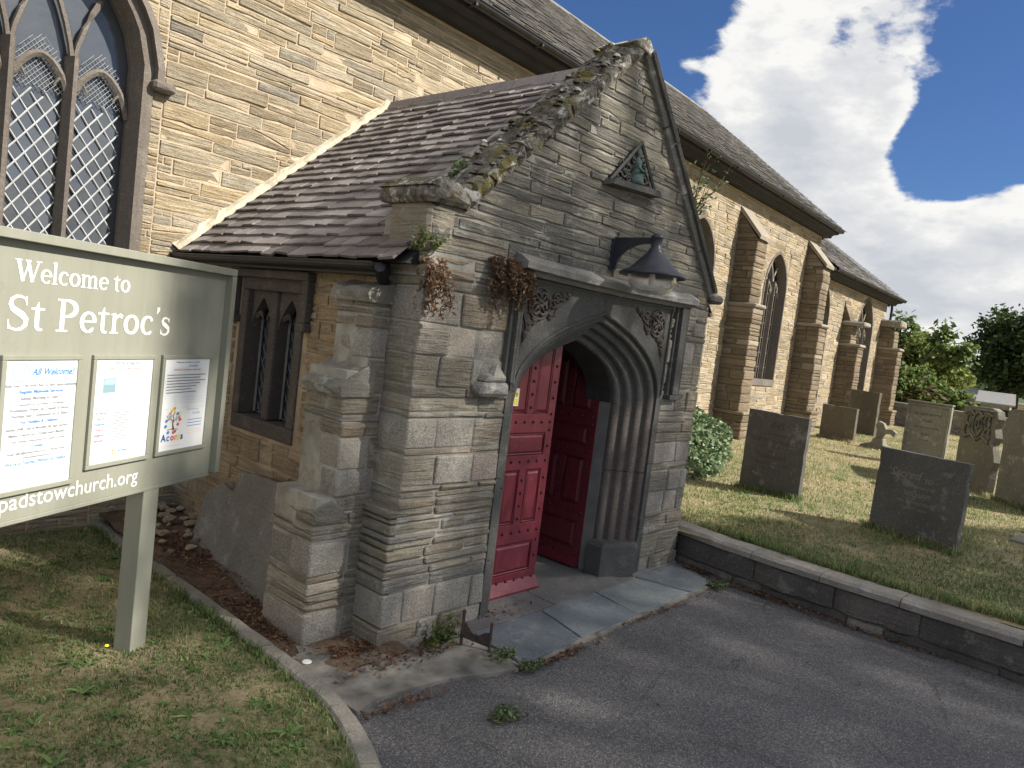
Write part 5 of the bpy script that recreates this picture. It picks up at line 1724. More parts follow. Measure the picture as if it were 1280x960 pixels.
FONT_CACHE = {}
def text_geo(txt, size, fr, cu, cv, w=.002, align='CENTER', shear=0, bold=0, xs=1.0):
    key = (txt, align, shear, bold)
    if key not in FONT_CACHE:
        c = bpy.data.curves.new('lettering', 'FONT'); c.body = txt; c.align_x = align; c.size = 1; c.shear = shear; c.offset = bold; c.resolution_u = 3
        o = bpy.data.objects.new('lettering', c); COL.objects.link(o)
        me = bpy.data.meshes.new_from_object(o)
        FONT_CACHE[key] = ([tuple(v.co) for v in me.vertices], [tuple(p.vertices) for p in me.polygons])
        bpy.data.objects.remove(o); bpy.data.curves.remove(c); bpy.data.meshes.remove(me)
    V, F = FONT_CACHE[key]
    if not V: return None
    return MB().add([fr(cu + x * size * xs, cv + y * size, w) for x, y, z in V], F)
if True:
    g1 = headstone('large dark slate headstone with script monogram, nearest the porch wall', (9.16, 4.02), (9.02, 3.20), 1.01, .07, 'headstone', .0, None, False,
        [("IHS", .5, .80, .13, .35), ("to the Memory of", .5, .715, .045, .3), ("CHRISTIAN KNOTT", .5, .62, .072, 0), ("of this Parish who died", .5, .565, .04, 0), ("also of", .5, .50, .045, .3), ("MARGARET", .5, .42, .075, 0), ("wife of the above who died", .5, .355, .04, 0), ("aged 63 years", .5, .29, .045, .2)])
    def mottles(fr, w, h, t):
        q = MB()
        for k in range(26):
            u, v = R.uniform(.05, w - .05), R.uniform(.03, h * .28); r = R.uniform(.004, .011)
            q.add([fr(u + r * cos(a), v + r * sin(a), .0015) for a in np.linspace(0, 2 * pi, 7)[:-1]], [tuple(range(6))])
        q.build('lichen_spots', M['headstone_pale'], t)['kind'] = 'stuff'
    g2 = headstone('broad dark slate headstone in shade behind the retaining wall, lichen-spotted', (8.58, 2.27), (8.30, 1.38), .89, .075, 'headstone', -.03, None, False,
        [("Sacred", .33, .70, .12, .3), ("to", .60, .68, .10, .3), ("the Memory of", .5, .60, .055, .2), ("WILLIAM", .5, .50, .07, 0), ("who departed this life", .5, .42, .045, 0), ("aged 71 years", .5, .35, .045, 0)], mottles, pale=True)
    g3 = headstone('upright grey headstone with raised border, behind the broad dark one', (15.36, 3.70), (15.22, 2.94), 1.15, .08, 'headstone_pale', 0, None, True,
        [("IN MEMORY OF", .5, .80, .07, 0), ("JOHN", .5, .70, .07, 0), ("who departed this life", .5, .6, .05, 0), ("ANN", .5, .48, .07, 0), ("his wife", .5, .4, .05, 0)])
    ga = headstone('plain brown headstone leaning against the third church buttress', (17.4, 5.92), (17.16, 5.10), .76, .08, 'headstone_brown', .02)
    gb = headstone('taller brown headstone standing just behind the plain low one', (20.5, 6.33), (20.22, 5.54), 1.10, .09, 'headstone_brown', .0)
    def shaped(w, h):
        return [(0, h * .93), (w * .02, h), (w * .80, h * 1.02), (w * .93, h * .99), (w * .98, h * .90), (w * .93, h * .80), (w * .99, h * .68), (w * .93, h * .60), (w * .99, h * .5), (w * 1.04, h * .40), (w * .99, h * .30), (w * 1.0, h * .2), (w * .97, 0)]
    def carving(fr, w, h, t):
        q = MB()
        def tb(pts, r=.022): q.tube([fr(a * w, b * h, .015) for a, b in pts], r, 5)
        rr_ = lambda cx, cy, r, a0=0, a1=2 * pi: tb([(cx + r * cos(a0 + (a1 - a0) * k / 12), cy + r * 1.2 * sin(a0 + (a1 - a0) * k / 12)) for k in range(13)], .018)
        rr_(.5, .80, .13); rr_(.5, .80, .05); rr_(.25, .84, .06); rr_(.76, .84, .07); rr_(.22, .70, .07, .5, 5); rr_(.78, .69, .07, -2, 3)
        tb([(.12, .90), (.25, .95), (.4, .90), (.5, .95), (.62, .9), (.75, .95), (.88, .92)]); tb([(.15, .6), (.35, .66), (.5, .6), (.66, .66), (.85, .6)]); tb([(.3, .97), (.9, .98)], .014)
        tb([(.1, .78), (.18, .74), (.14, .68)]); tb([(.62, .74), (.7, .78), (.66, .86)]); tb([(.38, .72), (.32, .78), (.36, .88)])
        q.build('carved_scrollwork', M['headstone_pale'], t, smooth=True)
    g5 = headstone('lichened headstone with carved scrollwork and a ragged right edge', (14.0, 2.54), (12.80, 1.86), 1.26, .10, 'headstone_pale', 0, shaped, False, (), carving)
    g6 = headstone('plain lichened headstone cut off by the right edge of the photo', (12.62, 1.74), (11.75, .95), 1.36, .12, 'headstone_pale', .0, lambda w, h: [(0, h * .96), (.12, h * .985), (w * .5, h * 1.01), (w, h * .98)])

# small broken stone cross in the grass
cx0, cy0 = 16.9, 4.5; z = lz(16.9)
t = thing('stone_cross', 'small broken stone cross on a stepped foot in the grass', 'cross', (cx0, cy0, z))
fr = lambda u, v, w: Vector((cx0 - .17 * u, cy0 - .98 * u, z + v)) + Vector((-.98, .17, 0)) * w
m_ = MB()
m_.prism([(-.42, -.1), (.38, -.1), (.30, .05), (.12, .12), (.08, .24), (-.08, .24), (-.14, .12), (-.34, .06)], .12, -.12, fr); m_.build('foot', M['headstone_pale'], t, bevel=.02)
m_ = MB()
m_.prism([(-.07, .24), (.08, .24), (.09, .34), (.22, .36), (.30, .30), (.34, .40), (.26, .46), (.12, .45), (.06, .56), (-.06, .60), (-.10, .50), (-.07, .40)], .06, -.06, fr); m_.build('cross_arms', M['headstone_pale'], t, bevel=.015)
# flat slab edge in the grass at the right
t = thing('grave_ledger', 'flat grey ledger stone lying in the shaded grass at right edge', 'gravestone', (9.7, .8, .4))
m_ = MB(); m_.prism([(9.35, .1), (9.95, .3), (10.05, 1.1), (9.62, 1.14)], .385, .45, lambda u, v, w: Vector((u, v, w))); m_.build('slab', M['headstone_pale'], t, bevel=.01)

# grave slabs leaning on the porch side wall
def leaning(label, y0, y1, xb, xt, zt, cut, tnt_, th=.05):
    t = thing('leaning_slab', label, 'gravestone', (xb, (y0 + y1) / 2, 0))
    d = Vector((xt - xb, 0, zt)); L = d.length; d.normalize(); nn = Vector((-d.z, 0, d.x))
    fr = lambda u, v, w: Vector((xb, y0, -.02)) + Vector((0, 1, 0)) * u + d * v + nn * w
    w = y1 - y0
    m_ = MB(); m_.prism([(0, 0), (w, 0), (w, L * cut[1]), (w * .55, L * 1.0), (0, L * cut[0])][::-1], 0, -th, fr, tnt_); m_.build('slab', M['slab'], t, bevel=.012)
leaning('big grey slate slab leaning against the porch side wall under the window', 4.12, 5.02, 2.60, 2.78, .80, (1.0, .97), (.4, .5, .5))
leaning('smaller rough slab leaning behind the big one, nearer the church', 5.06, 5.50, 2.66, 2.80, .62, (.93, .8), (.9, .5, .5))

# ------------------------------------------------------------------ NOTICE BOARD
B0 = Vector((1.6916, 3.9348, 0)); BD = Vector((0.87943, 0.47603, 0)); BN = Vector((0.47603, -0.87943, 0))   # BN towards the viewer
SB = lambda u, v, w: B0 + BD * u + BN * w + Vector((0, 0, v))
SBb = lambda u, w, v: SB(u, v, w)
sign = thing('notice_board', 'sage green church notice board on posts with white lettering and three posters', 'notice board', tuple(B0))
U0, U1, V0, V1 = -1.93, .475, .968, 2.135
m_ = MB().box((U0, -.03, V0), (U1, 0, V1), SBb); m_.build('board', M['sign_paint'], sign, bevel=.002)
for nm, a, b in (('frame_rail', (U0 - .035, -.045, V1 - .005), (U1 + .035, .045, V1 + .035)), ('frame_rail', (U0 - .035, -.045, V0 - .02), (U1 + .035, .003, V0 + .0)),
             ('frame_stile', (U1 - .005, -.045, V0 + .002), (U1 + .035, .045, V1 - .007)), ('frame_stile', (U0 - .035, -.045, V0 + .002), (U0 + .005, .045, V1 - .007))):
    m_ = MB().box(a, b, SBb); m_.build(nm, M['sign_paint'], sign, bevel=.003)
for u in (-.0, -1.46):
    m_ = MB().box((u - .058, -.105, -.1), (u + .058, .0, V0 - .01), SBb); m_.build('post', M['sign_paint'], sign, bevel=.004)
m_ = MB()
for u in (-.93, -.55, -.12, .16): m_.lathe([(.0005, .006), (.006, .004), (.007, 0)], SB(u, V1 - .003 + .035, .0), 8)
m_.build('screws', M['sign_paint'], sign)

# serif lettering drawn as pen strokes -------------------------------------------
class Pen:
    def __init__(s): s.mb = MB(); s.k = 0
    def ribbon(s, pts, ws, fr, x, y, sc):
        s.k += 1
        w = .0015 + .00004 * (s.k % 20)
        P = [Vector((a, b, 0)) for a, b in pts]
        V = []
        for i, p in enumerate(P):
            t = (P[min(i + 1, len(P) - 1)] - P[max(i - 1, 0)]).normalized(); n = Vector((-t.y, t.x, 0))
            h = ws[i] / 2 if isinstance(ws, (list, tuple)) else ws / 2
            for sg in (1, -1):
                q = p + n * h * sg
                V.append(fr(x + q.x * sc, y + q.y * sc, w))
        s.mb.add(V, [(2 * i, 2 * i + 1, 2 * i + 3, 2 * i + 2) for i in range(len(P) - 1)])
def arc(cx, cy, rx, ry, a0, a1, n=18):
    return [(cx + rx * cos(radians(a0 + (a1 - a0) * k / n)), cy + ry * sin(radians(a0 + (a1 - a0) * k / n))) for k in range(n + 1)]
def nibw(a0, a1, thick, thin, n=18, e0=1, e1=1):
    out = []
    for k in range(n + 1):
        a = radians(a0 + (a1 - a0) * k / n)
        w = thin + (thick - thin) * abs(cos(a)) ** 1.3
        if k == 0: w *= e0
        if k == n: w *= e1
        out.append(w)
    return out
ST = .115; TH = .045; XH = .44; CH_ = .66
GL = {}
def glyph(c):
    r = []
    ser = lambda x0, x1, y, h=.035: r.append(([(x0, y), (x1, y)], h))
    if c == 'W':
        r += [([(.09, .66), (.29, .0)], .125), ([(.28, .0), (.47, .62)], .055), ([(.42, .66), (.62, 0)], .125), ([(.61, 0), (.82, .66)], .055)]
        ser(-.02, .22, .645); ser(.33, .54, .645); ser(.72, .92, .645); return r, .88
    if c == 'S':
        p = [(.40, .52), (.37, .60), (.28, .645), (.18, .64), (.09, .58), (.075, .49), (.12, .41), (.22, .35), (.33, .29), (.405, .21), (.40, .11), (.32, .03), (.21, .005), (.11, .03), (.055, .09), (.04, .17)]
        w = [.03, .035, .05, .055, .08, .10, .115, .125, .125, .115, .095, .065, .05, .045, .04, .03]
        return [(p, w), ([(.40, .48), (.385, .65)], [.02, .04]), ([(.045, .20), (.06, .02)], [.02, .04])], .47
    if c == 'P':
        ser(0, .26, .643); ser(0, .27, .017)
        r.append(([(.13, .0), (.13, .66)], ST))
        r.append((arc(.20, .475, .245, .165, 95, -95), nibw(95, -95, .125, .045))); return r, .52
    if c == 'l':
        r.append(([(.11, 0), (.11, .70)], .105)); ser(.0, .22, .017); r.append(([(.01, .665), (.12, .70)], [.02, .045])); return r, .235
    if c == 'e':
        r.append((arc(.235, .22, .165, .20, 0, 325), nibw(0, 325, .11, .05, e0=.8, e1=.4))); r.append(([(.10, .235), (.40, .235)], .04)); return r, .44
    if c == 'c':
        r.append((arc(.235, .22, .165, .20, 48, 318), nibw(48, 318, .115, .05, e0=.7, e1=.5))); r.append(([(.31, .345), (.385, .36)], [.07, .05])); return r, .42
    if c == 'o':
        r.append((arc(.24, .22, .17, .195, 0, 360, 28), nibw(0, 360, .115, .055, 28))); return r, .485
    if c == 't':
        r.append(([(.15, .09), (.15, .42), (.17, .56)], [.105, .105, .02])); r.append(([(.02, .425), (.31, .425)], .045))
        r.append((arc(.235, .11, .085, .09, 180, 300), [.105] * 4 + [.09] * 4 + [.07] * 4 + [.05] * 4 + [.04] * 3)); return r, .335
    if c == 'm':
        for x in (.11, .37, .63): r.append(([(x, 0), (x, .34)], .105)); ser(x - .10, x + .11, .017)
        r.append(([(.01, .41), (.13, .44)], [.02, .04])); r.append(([(.11, .3), (.11, .45)], [.105, .07]))
        for x in (.24, .50): r.append((arc(x + .02, .30, .11, .115, 155, 0, 10), [.03, .035, .045, .055, .06, .065, .07, .08, .09, .10, .105]))
        return r, .76
    if c == 'r':
        r.append(([(.11, 0), (.11, .44)], .105)); ser(0, .24, .017); r.append(([(.01, .41), (.13, .44)], [.02, .04]))
        r.append(([(.14, .30), (.20, .385), (.27, .415), (.335, .375)], [.03, .055, .085, .09])); return r, .35
    if c == 's':
        p = [(.29, .34), (.26, .40), (.19, .425), (.11, .405), (.08, .34), (.12, .28), (.20, .235), (.285, .18), (.30, .10), (.24, .03), (.15, .012), (.08, .04), (.045, .11)]
        return [(p, [.03, .035, .045, .055, .08, .10, .11, .105, .085, .055, .045, .035, .025]), ([(.30, .31), (.29, .425)], [.02, .03]), ([(.045, .14), (.05, .02)], [.02, .03])], .355
    if c == "'":
        r.append(([(.10, .66), (.11, .60), (.06, .50)], [.10, .09, .015])); return r, .17
    return r, .22
def serif(txt, x, y, size, name, sx=1.0, track=0.0):
    pen = Pen()
    fr = lambda a, b, w: SB(a, b, w)
    cx_ = x
    for ch in txt:
        if ch == ' ':
            pen.mb.build(name, M['white'], sign); pen = Pen()
        strokes, adv = glyph(ch)
        for pts, ws in strokes:
            P_ = [(a * sx, b) for a, b in pts]
            pen.ribbon(P_, ws, fr, cx_, y, size)
        cx_ += (adv * sx + track) * size
    pen.mb.build(name, M['white'], sign)
    return cx_
e1 = serif("Welcome to", -.912, 1.968, .132, 'lettering', 1.02, .0)
e2 = serif("St Petroc's", -.937, 1.768, .214, 'lettering', 1.06, .016)
print('text ends', e1, e2, 'target -.42? .059')
# web address in plain lettering
t_ = text_geo("www.padstowchurch.org", .102, SB, -.117, 1.012 , .002, 'RIGHT', 0, .004, 1.0)
t_.build('lettering', M['white'], sign)

# poster cases
def poster(u0, u1, v0, v1):
    c = MB()
    for a, b in (((u0 - .022, v1 - .0), (u1 + .022, v1 + .022)), ((u0 - .022, v0 - .022), (u1 + .022, v0)), ((u0 - .022, v0), (u0, v1)), ((u1, v0), (u1 + .022, v1))):
        c.box((a[0], 0, a[1]), (b[0], .017, b[1]), SBb)
    case = c.build('poster_case', M['sign_paint'], sign, bevel=.003)
    m_ = MB().box((u0, .001, v0), (u1, .010, v1), SBb); p = m_.build('poster', M['paper'], case)
    W_, H_ = u1 - u0, v1 - v0
    def tx(txt, x, y, s, ink_, al='CENTER', sh=0, bold=0, xs=1.0):
        g = text_geo(txt, s * H_, lambda a, b, w: SB(u0 + a, v0 + b, w), x * W_, y * H_, .0115, al, sh, bold, xs)
        if g: g.build('printed_text', M[ink_], case)
    def shape(fn, ink_, nm='printed_picture'):
        q = MB(); fn(q, lambda a, b, w=.0110: SB(u0 + a * W_, v0 + b * H_, w)); q.build(nm, M[ink_], case)
    return tx, shape, W_, H_
def circ(q, f, cx, cy, r, asp, th=.006, n=24):
    V = []
    for k in range(n):
        a = 2 * pi * k / n
        V += [f(cx + r * cos(a), cy + r * asp * sin(a)), f(cx + (r - th) * cos(a), cy + (r - th) * asp * sin(a))]
    q.add(V, [(2 * k, 2 * k + 1, (2 * k + 3) % (2 * n), (2 * k + 2) % (2 * n)) for k in range(n)])
def disc(q, f, cx, cy, r, asp, n=10, w=.0112):
    q.add([f(cx + r * cos(2 * pi * k / n), cy + r * asp * sin(2 * pi * k / n), w) for k in range(n)], [tuple(range(n))])
def rect(q, f, a, b, c, d, w=.0110): q.add([f(a, b, w), f(c, b, w), f(c, d, w), f(a, d, w)], [(0, 1, 2, 3)])

tx, sh, W_, H_ = poster(-.928, -.570, 1.10, 1.645)
tx("All Welcome!", .645, .885, .076, 'ink_blue', sh=.35, bold=.025, xs=.92)
sh(lambda q, f: [circ(q, f, .2, .905, .12, W_ / H_, .025), circ(q, f, .2, .905, .05, W_ / H_, .012)] + [disc(q, f, .2 + .065 * cos(a), .905 + .065 * W_ / H_ * sin(a), .016, W_ / H_) for a in (0.6, 2.2, 3.8, 5.4)], 'ink_cyan')
for txt, y, s, k, b in [("Open Every Day from 9am to 5pm (approximately)", .795, .031, 'ink_grey', .004), ("Regular Midweek Services", .745, .036, 'ink_blue', .008), ("Sunday Morning at 10am *", .695, .033, 'ink_grey', .006),
        ("(Communion on 2nd Sunday of the Month)", .65, .024, 'ink_grey', 0), ("Wednesday Prayer (in Chapel) at Noon", .605, .032, 'ink_grey', .005), ("Thursday Said Communion at 10.30am", .56, .032, 'ink_grey', .005),
        ("For Families & Children", .51, .034, 'ink_blue', .008), ("Sunday JAM Club & Monthly All Age Service *", .46, .030, 'ink_grey', .006), ("Messy Church on a Friday each Month *", .412, .031, 'ink_grey', .006),
        ("* (See Website / Noticeboard for Details of Dates)", .365, .023, 'ink_grey', 0), ("Contact", .318, .032, 'ink_blue', .008), ("Email: office@padstowchurch.org    Phone: 01841", .272, .025, 'ink_grey', .003),
        ("www.padstowchurch.org", .235, .025, 'ink_grey', .003), ("We're a Tourist, Pilgrim or Visitor", .19, .038, 'ink_blue', .002)]:
    tx(txt, .5, y, s * 1.06, k, bold=b + .018, sh=.3 if y == .19 else 0, xs=1.0)
sh(lambda q, f: circ(q, f, .5, .09, .125, W_ / H_, .012), 'ink_cyan'); tx("PADSTOW", .5, .09, .022, 'ink_cyan')

tx, sh, W_, H_ = poster(-.460, -.088, 1.148, 1.645)
tx("ST PETROC NEWS", .5, .945, .048, 'ink_grey', xs=.95); tx("What's On & Church News - September", .5, .905, .024, 'ink_red')
sh(lambda q, f: [rect(q, f, .11, .60, .37, .84), rect(q, f, .375, .58, .385, .83)], 'ink_pale'); sh(lambda q, f: rect(q, f, .135, .68, .345, .82, .0114), 'ink_photo', 'printed_photo'); sh(lambda q, f: rect(q, f, .15, .76, .33, .81, .0117), 'ink_cyan', 'printed_photo')
sh(lambda q, f: [rect(q, f, .42, .835 - .026 * k, .95 - .1 * (k % 3), .838 - .026 * k) for k in range(11)], 'ink_grey', 'printed_lines'); sh(lambda q, f: [rect(q, f, .42, .855, .95, .87), rect(q, f, .45, .80, .92, .812)], 'ink_pale')
for k, (a, cl) in enumerate([("St Petroc's", 'ink_blue'), ("Church", 'ink_blue'), ("Padstow", 'ink_blue'), ("10 Jul 23", 'ink_red'), ("Anglican", 'ink_red'), ("Services", 'ink_red')]):
    tx(a, .05, .475 - .053 * k, .036, cl, 'LEFT', bold=.008)
sh(lambda q, f: [rect(q, f, .36, .475 - .0265 * k, .70 - .07 * (k % 3), .483 - .0265 * k) for k in range(11)], 'ink_grey', 'printed_lines')
sh(lambda q, f: [rect(q, f, .74, .495 - .053 * k, .96, .500 - .053 * k) for k in range(6)], 'ink_red', 'printed_lines')
sh(lambda q, f: circ(q, f, .14, .075, .085, W_ / H_, .012), 'ink_cyan'); tx("ACORNS", .56, .085, .032, 'ink_blue', bold=.01); tx("Church for families", .58, .045, .018, 'ink_pink')
sh(lambda q, f: [disc(q, f, .40 + .02 * cos(a), .085 + .02 * sin(a), .015, W_ / H_) for a in (0, 2, 4)], 'ink_orange')

tx, sh, W_, H_ = poster(.003, .372, 1.150, 1.645)
tx("Welcome to St Petroc's Church", .5, .955, .030, 'ink_grey', bold=.004); tx("Churchyard", .62, .915, .033, 'ink_blue', bold=.004); tx("Sunday School - All welcome - Every month", .5, .875, .026, 'ink_red', bold=.004, xs=.95)
sh(lambda q, f: [rect(q, f, .07, .82 - .032 * k, .93 - .12 * (k % 2) - (.2 if k > 3 else 0), .829 - .032 * k) for k in range(7)], 'ink_grey', 'printed_lines'); sh(lambda q, f: [rect(q, f, .4, .57 - .03 * k, .93, .576 - .03 * k) for k in range(3)] + [rect(q, f, .06, .455, .97, .46)], 'ink_pale', 'printed_lines')
# tree of coloured leaves
sh(lambda q, f: [q.tube([f(.29, .22), f(.27, .29), f(.28, .34)], [.007, .004, .003], 4), q.tube([f(.28, .30), f(.20, .37)], .0022, 4), q.tube([f(.28, .30), f(.36, .37)], .0022, 4), q.tube([f(.28, .32), f(.28, .40)], .0022, 4), q.tube([f(.17, .225), f(.29, .235), f(.40, .22)], .0018, 4)], 'ink_brown', 'printed_tree')
lc = {'ink_blue': [(.13, .33), (.12, .27), (.36, .40), (.18, .20)], 'ink_orange': [(.20, .41), (.28, .46), (.40, .36), (.19, .35)], 'ink_red': [(.38, .28), (.30, .195), (.33, .205), (.42, .33)], 'ink_cyan': [(.16, .38), (.23, .38), (.35, .34)], 'ink_yellow': [(.30, .42), (.24, .44), (.40, .40)]}
for kx, L_ in lc.items(): sh(lambda q, f: [disc(q, f, a, b, .024, W_ / H_, 8, .0145) for a, b in L_], kx, 'printed_leaves')
for a, x, cl in (("A", .05, 'ink_navy'), ("c", .16, 'ink_blue'), ("o", .245, 'ink_red'), ("r", .33, 'ink_orange'), ("n", .385, 'ink_yellow'), ("s", .47, 'ink_navy')): tx(a, x, .105, .105, cl, 'LEFT', bold=.03)
tx("Acorns", .78, .375, .045, 'ink_cyan', bold=.01); tx("Church Families Group", .70, .425, .02, 'ink_grey')
sh(lambda q, f: [rect(q, f, .60, .31 - .035 * k, .93, .317 - .035 * k) for k in range(3)], 'ink_blue', 'printed_lines'); sh(lambda q, f: [rect(q, f, .60, .19 - .03 * k, .95, .196 - .03 * k) for k in range(2)] + [rect(q, f, .08, .045, .5, .05)], 'ink_pink', 'printed_lines')

# ------------------------------------------------------------------ SMALL THINGS
sc_ = thing('boot_scraper', 'rusty iron boot scraper set in the concrete beside the doorstep', 'boot scraper', (3.38, 2.98, 0))
SCF = lambda u, v, w: Vector((3.33 + .09 * u, 3.11 - .16 * u, v)) + Vector((.87, .49, 0)) * w
m_ = MB(); m_.prism([(0.05, .07), (.95, .04), (.95, .13), (.78, .125), (.6, .10), (.4, .10), (.22, .135), (.05, .16)], -.004, .004, SCF); m_.build('blade', M['rust'], sc_)
for u, h in ((0, .23), (1, .185)):
    m_ = MB(); m_.tube([SCF(u, -.02, 0), SCF(u, h, 0)], .010, 6); m_.lathe([(.0005, .014), (.011, .008), (.013, -.004), (.006, -.012)], SCF(u, h + .004, 0), 8); m_.build('upright', M['rust'], sc_)

def leaf_cloud(name, pts, size, mat, parent=None, rng_seed=1, aspect=1.6, tbase=None, droop=0.0, fold=True):
    """pts (n,3) leaf centres -> small pointed leaves (2 tris each)"""
    g = np.random.default_rng(rng_seed)
    n = len(pts); P = np.asarray(pts, dtype=np.float64)
    a = g.normal(size=(n, 3)); a[:, 2] = a[:, 2] * .6 - droop; a /= np.linalg.norm(a, axis=1)[:, None]
    b = g.normal(size=(n, 3)); b -= (b * a).sum(1)[:, None] * a; b /= np.linalg.norm(b, axis=1)[:, None]
    s = size * g.uniform(.6, 1.3, size=(n, 1))
    V = np.stack([P - a * s * .5 * aspect, P + b * s * .5, P + a * s * .5 * aspect, P - b * s * .5], 1).reshape(-1, 3)
    F = np.arange(n * 4).reshape(-1, 4)
    t = np.zeros((n, 4, 3)); t[:, :, 0] = (g.uniform(0, 1, n) if tbase is None else np.clip(tbase + g.normal(0, .15, n), 0, 1))[:, None]; t[:, :, 1] = g.uniform(0, 1, n)[:, None]
    return np_mesh(name, V, F, mat, t.reshape(-1, 3), parent)

gR = np.random.default_rng(5)
# ivy bush at the foot of the church wall
iv = thing('ivy_bush', 'low mound of pale green ivy growing against the church wall by the porch', 'bush', (11.5, 6.2, .45))
c = []
for (x, y, z, rx, ry, rz, n) in ((11.6, 6.0, .62, .9, .55, .40, 2600), (10.3, 5.45, .55, .9, .6, .36, 3000), (9.2, 4.95, .48, .9, .5, .30, 2600), (12.6, 6.3, .58, .7, .4, .30, 1200), (8.3, 4.85, .44, .6, .4, .2, 1200), (11.0, 6.2, .95, .5, .4, .3, 1100), (11.9, 6.35, .9, .4, .3, .22, 500)):
    d = gR.normal(size=(n, 3)); d /= np.linalg.norm(d, axis=1)[:, None]; r = gR.uniform(.75, 1.05, (n, 1)); c.append(np.array([x, y, z]) + d * r * np.array([rx, ry, rz]))
c = np.concatenate(c); c = c[c[:, 1] < 6.72]; c = c[c[:, 2] > .38]
leaf_cloud('foliage', c, .062, M['leaf_ivy'], iv, 3, 1.2)
m_ = MB(); m_.tube([(11.5, 6.6, .4), (11.3, 6.6, .9), (11.6, 6.6, 1.3)], .03, 5); m_.build('stem', M['bark'], iv)

def tuft(name, label, cat, loc, n, spread, length, mat, seed, hang=True, tb=None, stems=18):
    g = np.random.default_rng(seed)
    t = thing(name, label, cat, loc)
    pts = []; st = MB()
    for k in range(stems):
        a = g.uniform(-1, 1); L_ = length * g.uniform(.5, 1.1); out = g.uniform(.03, .12)
        p0 = np.array(loc) + np.array([spread[0] * a, spread[1] * g.uniform(-1, 1), 0]) 
        q = []
        for j in range(7):
            u = j / 6
            q.append(p0 + np.array([0.02 * sin(k), -out * sin(u * 2.2), (-L_ * u if hang else L_ * u)]) + np.array([spread[2] * u * g.uniform(-1, 1), 0, 0]))
        st.tube([Vector(x) for x in q], .003, 3, caps=False)
        for j in range(n // stems):
            u = g.uniform(0, 1); i = min(int(u * 6), 5)
            pts.append(q[i] + (q[i + 1] - q[i]) * (u * 6 - i) + g.normal(0, .009, 3))
    leaf_cloud('fronds', np.array(pts), .015, mat, t, seed, 2.2, tb, .4)
    st.build('stems', M['bark'], t)
    return t
tuft('hanging_fern', 'brown dried fern hanging under the left gable shoulder of the porch', 'fern', (2.93, 3.36, 2.38), 900, (.05, .09, .05), .34, M['fern'], 1, tb=.75, stems=22)
tuft('hanging_fern', 'reddish dried fern clump above the left end of the door hood', 'fern', (3.58, 3.30, 2.46), 2200, (.16, .03, .06), .30, M['fern'], 2, tb=.5, stems=36)
tuft('fern_sprig', 'small green fern sprouting on the edge of the porch roof', 'fern', (3.28, 3.62, 2.93), 160, (.04, .03, .05), .12, M['weed'], 3, False, stems=10)
tuft('fern_sprig', 'dark green tuft rooted above the brown fern on the porch corner', 'fern', (2.90, 3.45, 2.42), 260, (.05, .08, .04), .13, M['leaf_mid'], 4, False, stems=14)
tuft('weed_clump', 'green weed with yellowing leaves behind the boot scraper', 'weed', (3.22, 3.24, .02), 420, (.10, .05, .05), .16, M['leaf_mid'], 5, False, stems=22)
for i_, (p, lab) in enumerate([((3.50, 2.72, .0), 'grassy weed sprouting in front of the first doorstep slab'), ((6.12, 2.80, .01), 'grass tuft growing at the far end of the doorstep'), ((2.92, 2.42, .0), 'lone weed growing through the tarmac near the concrete apron'), ((3.42, 2.90, .02), 'small weed at the foot of the boot scraper')]):
    tuft('weed_clump', lab, 'weed', p, 130, (.07, .05, .05), .055, M['weed'], 8 + i_, False, stems=16)
# shrub rooted high on the church wall
sp = thing('wall_shrub', 'straggly shrub rooted high on the church wall behind the gable', 'shrub', (11.2, 6.5, 4.2))
st = MB(); pts = []
for k in range(16):
    p = np.array([11.25 + gR.uniform(-.1, .1), 6.55, 4.15]); q = [p.copy()]
    dr = np.array([gR.uniform(-.5, .5), gR.uniform(-.5, -.1), gR.uniform(.25, 1.0)])
    for j in range(7):
        p = p + dr * .17 + gR.normal(0, .03, 3); q.append(p.copy())
        for _ in range(3): pts.append(p + gR.normal(0, .04, 3))
    st.tube([Vector(x) for x in q], [.014, .012, .010, .009, .007, .006, .004, .003], 4)
st.build('stems', M['bark'], sp); leaf_cloud('foliage', np.array(pts), .036, M['leaf_ivy'], sp, 12, 2.2, .3)
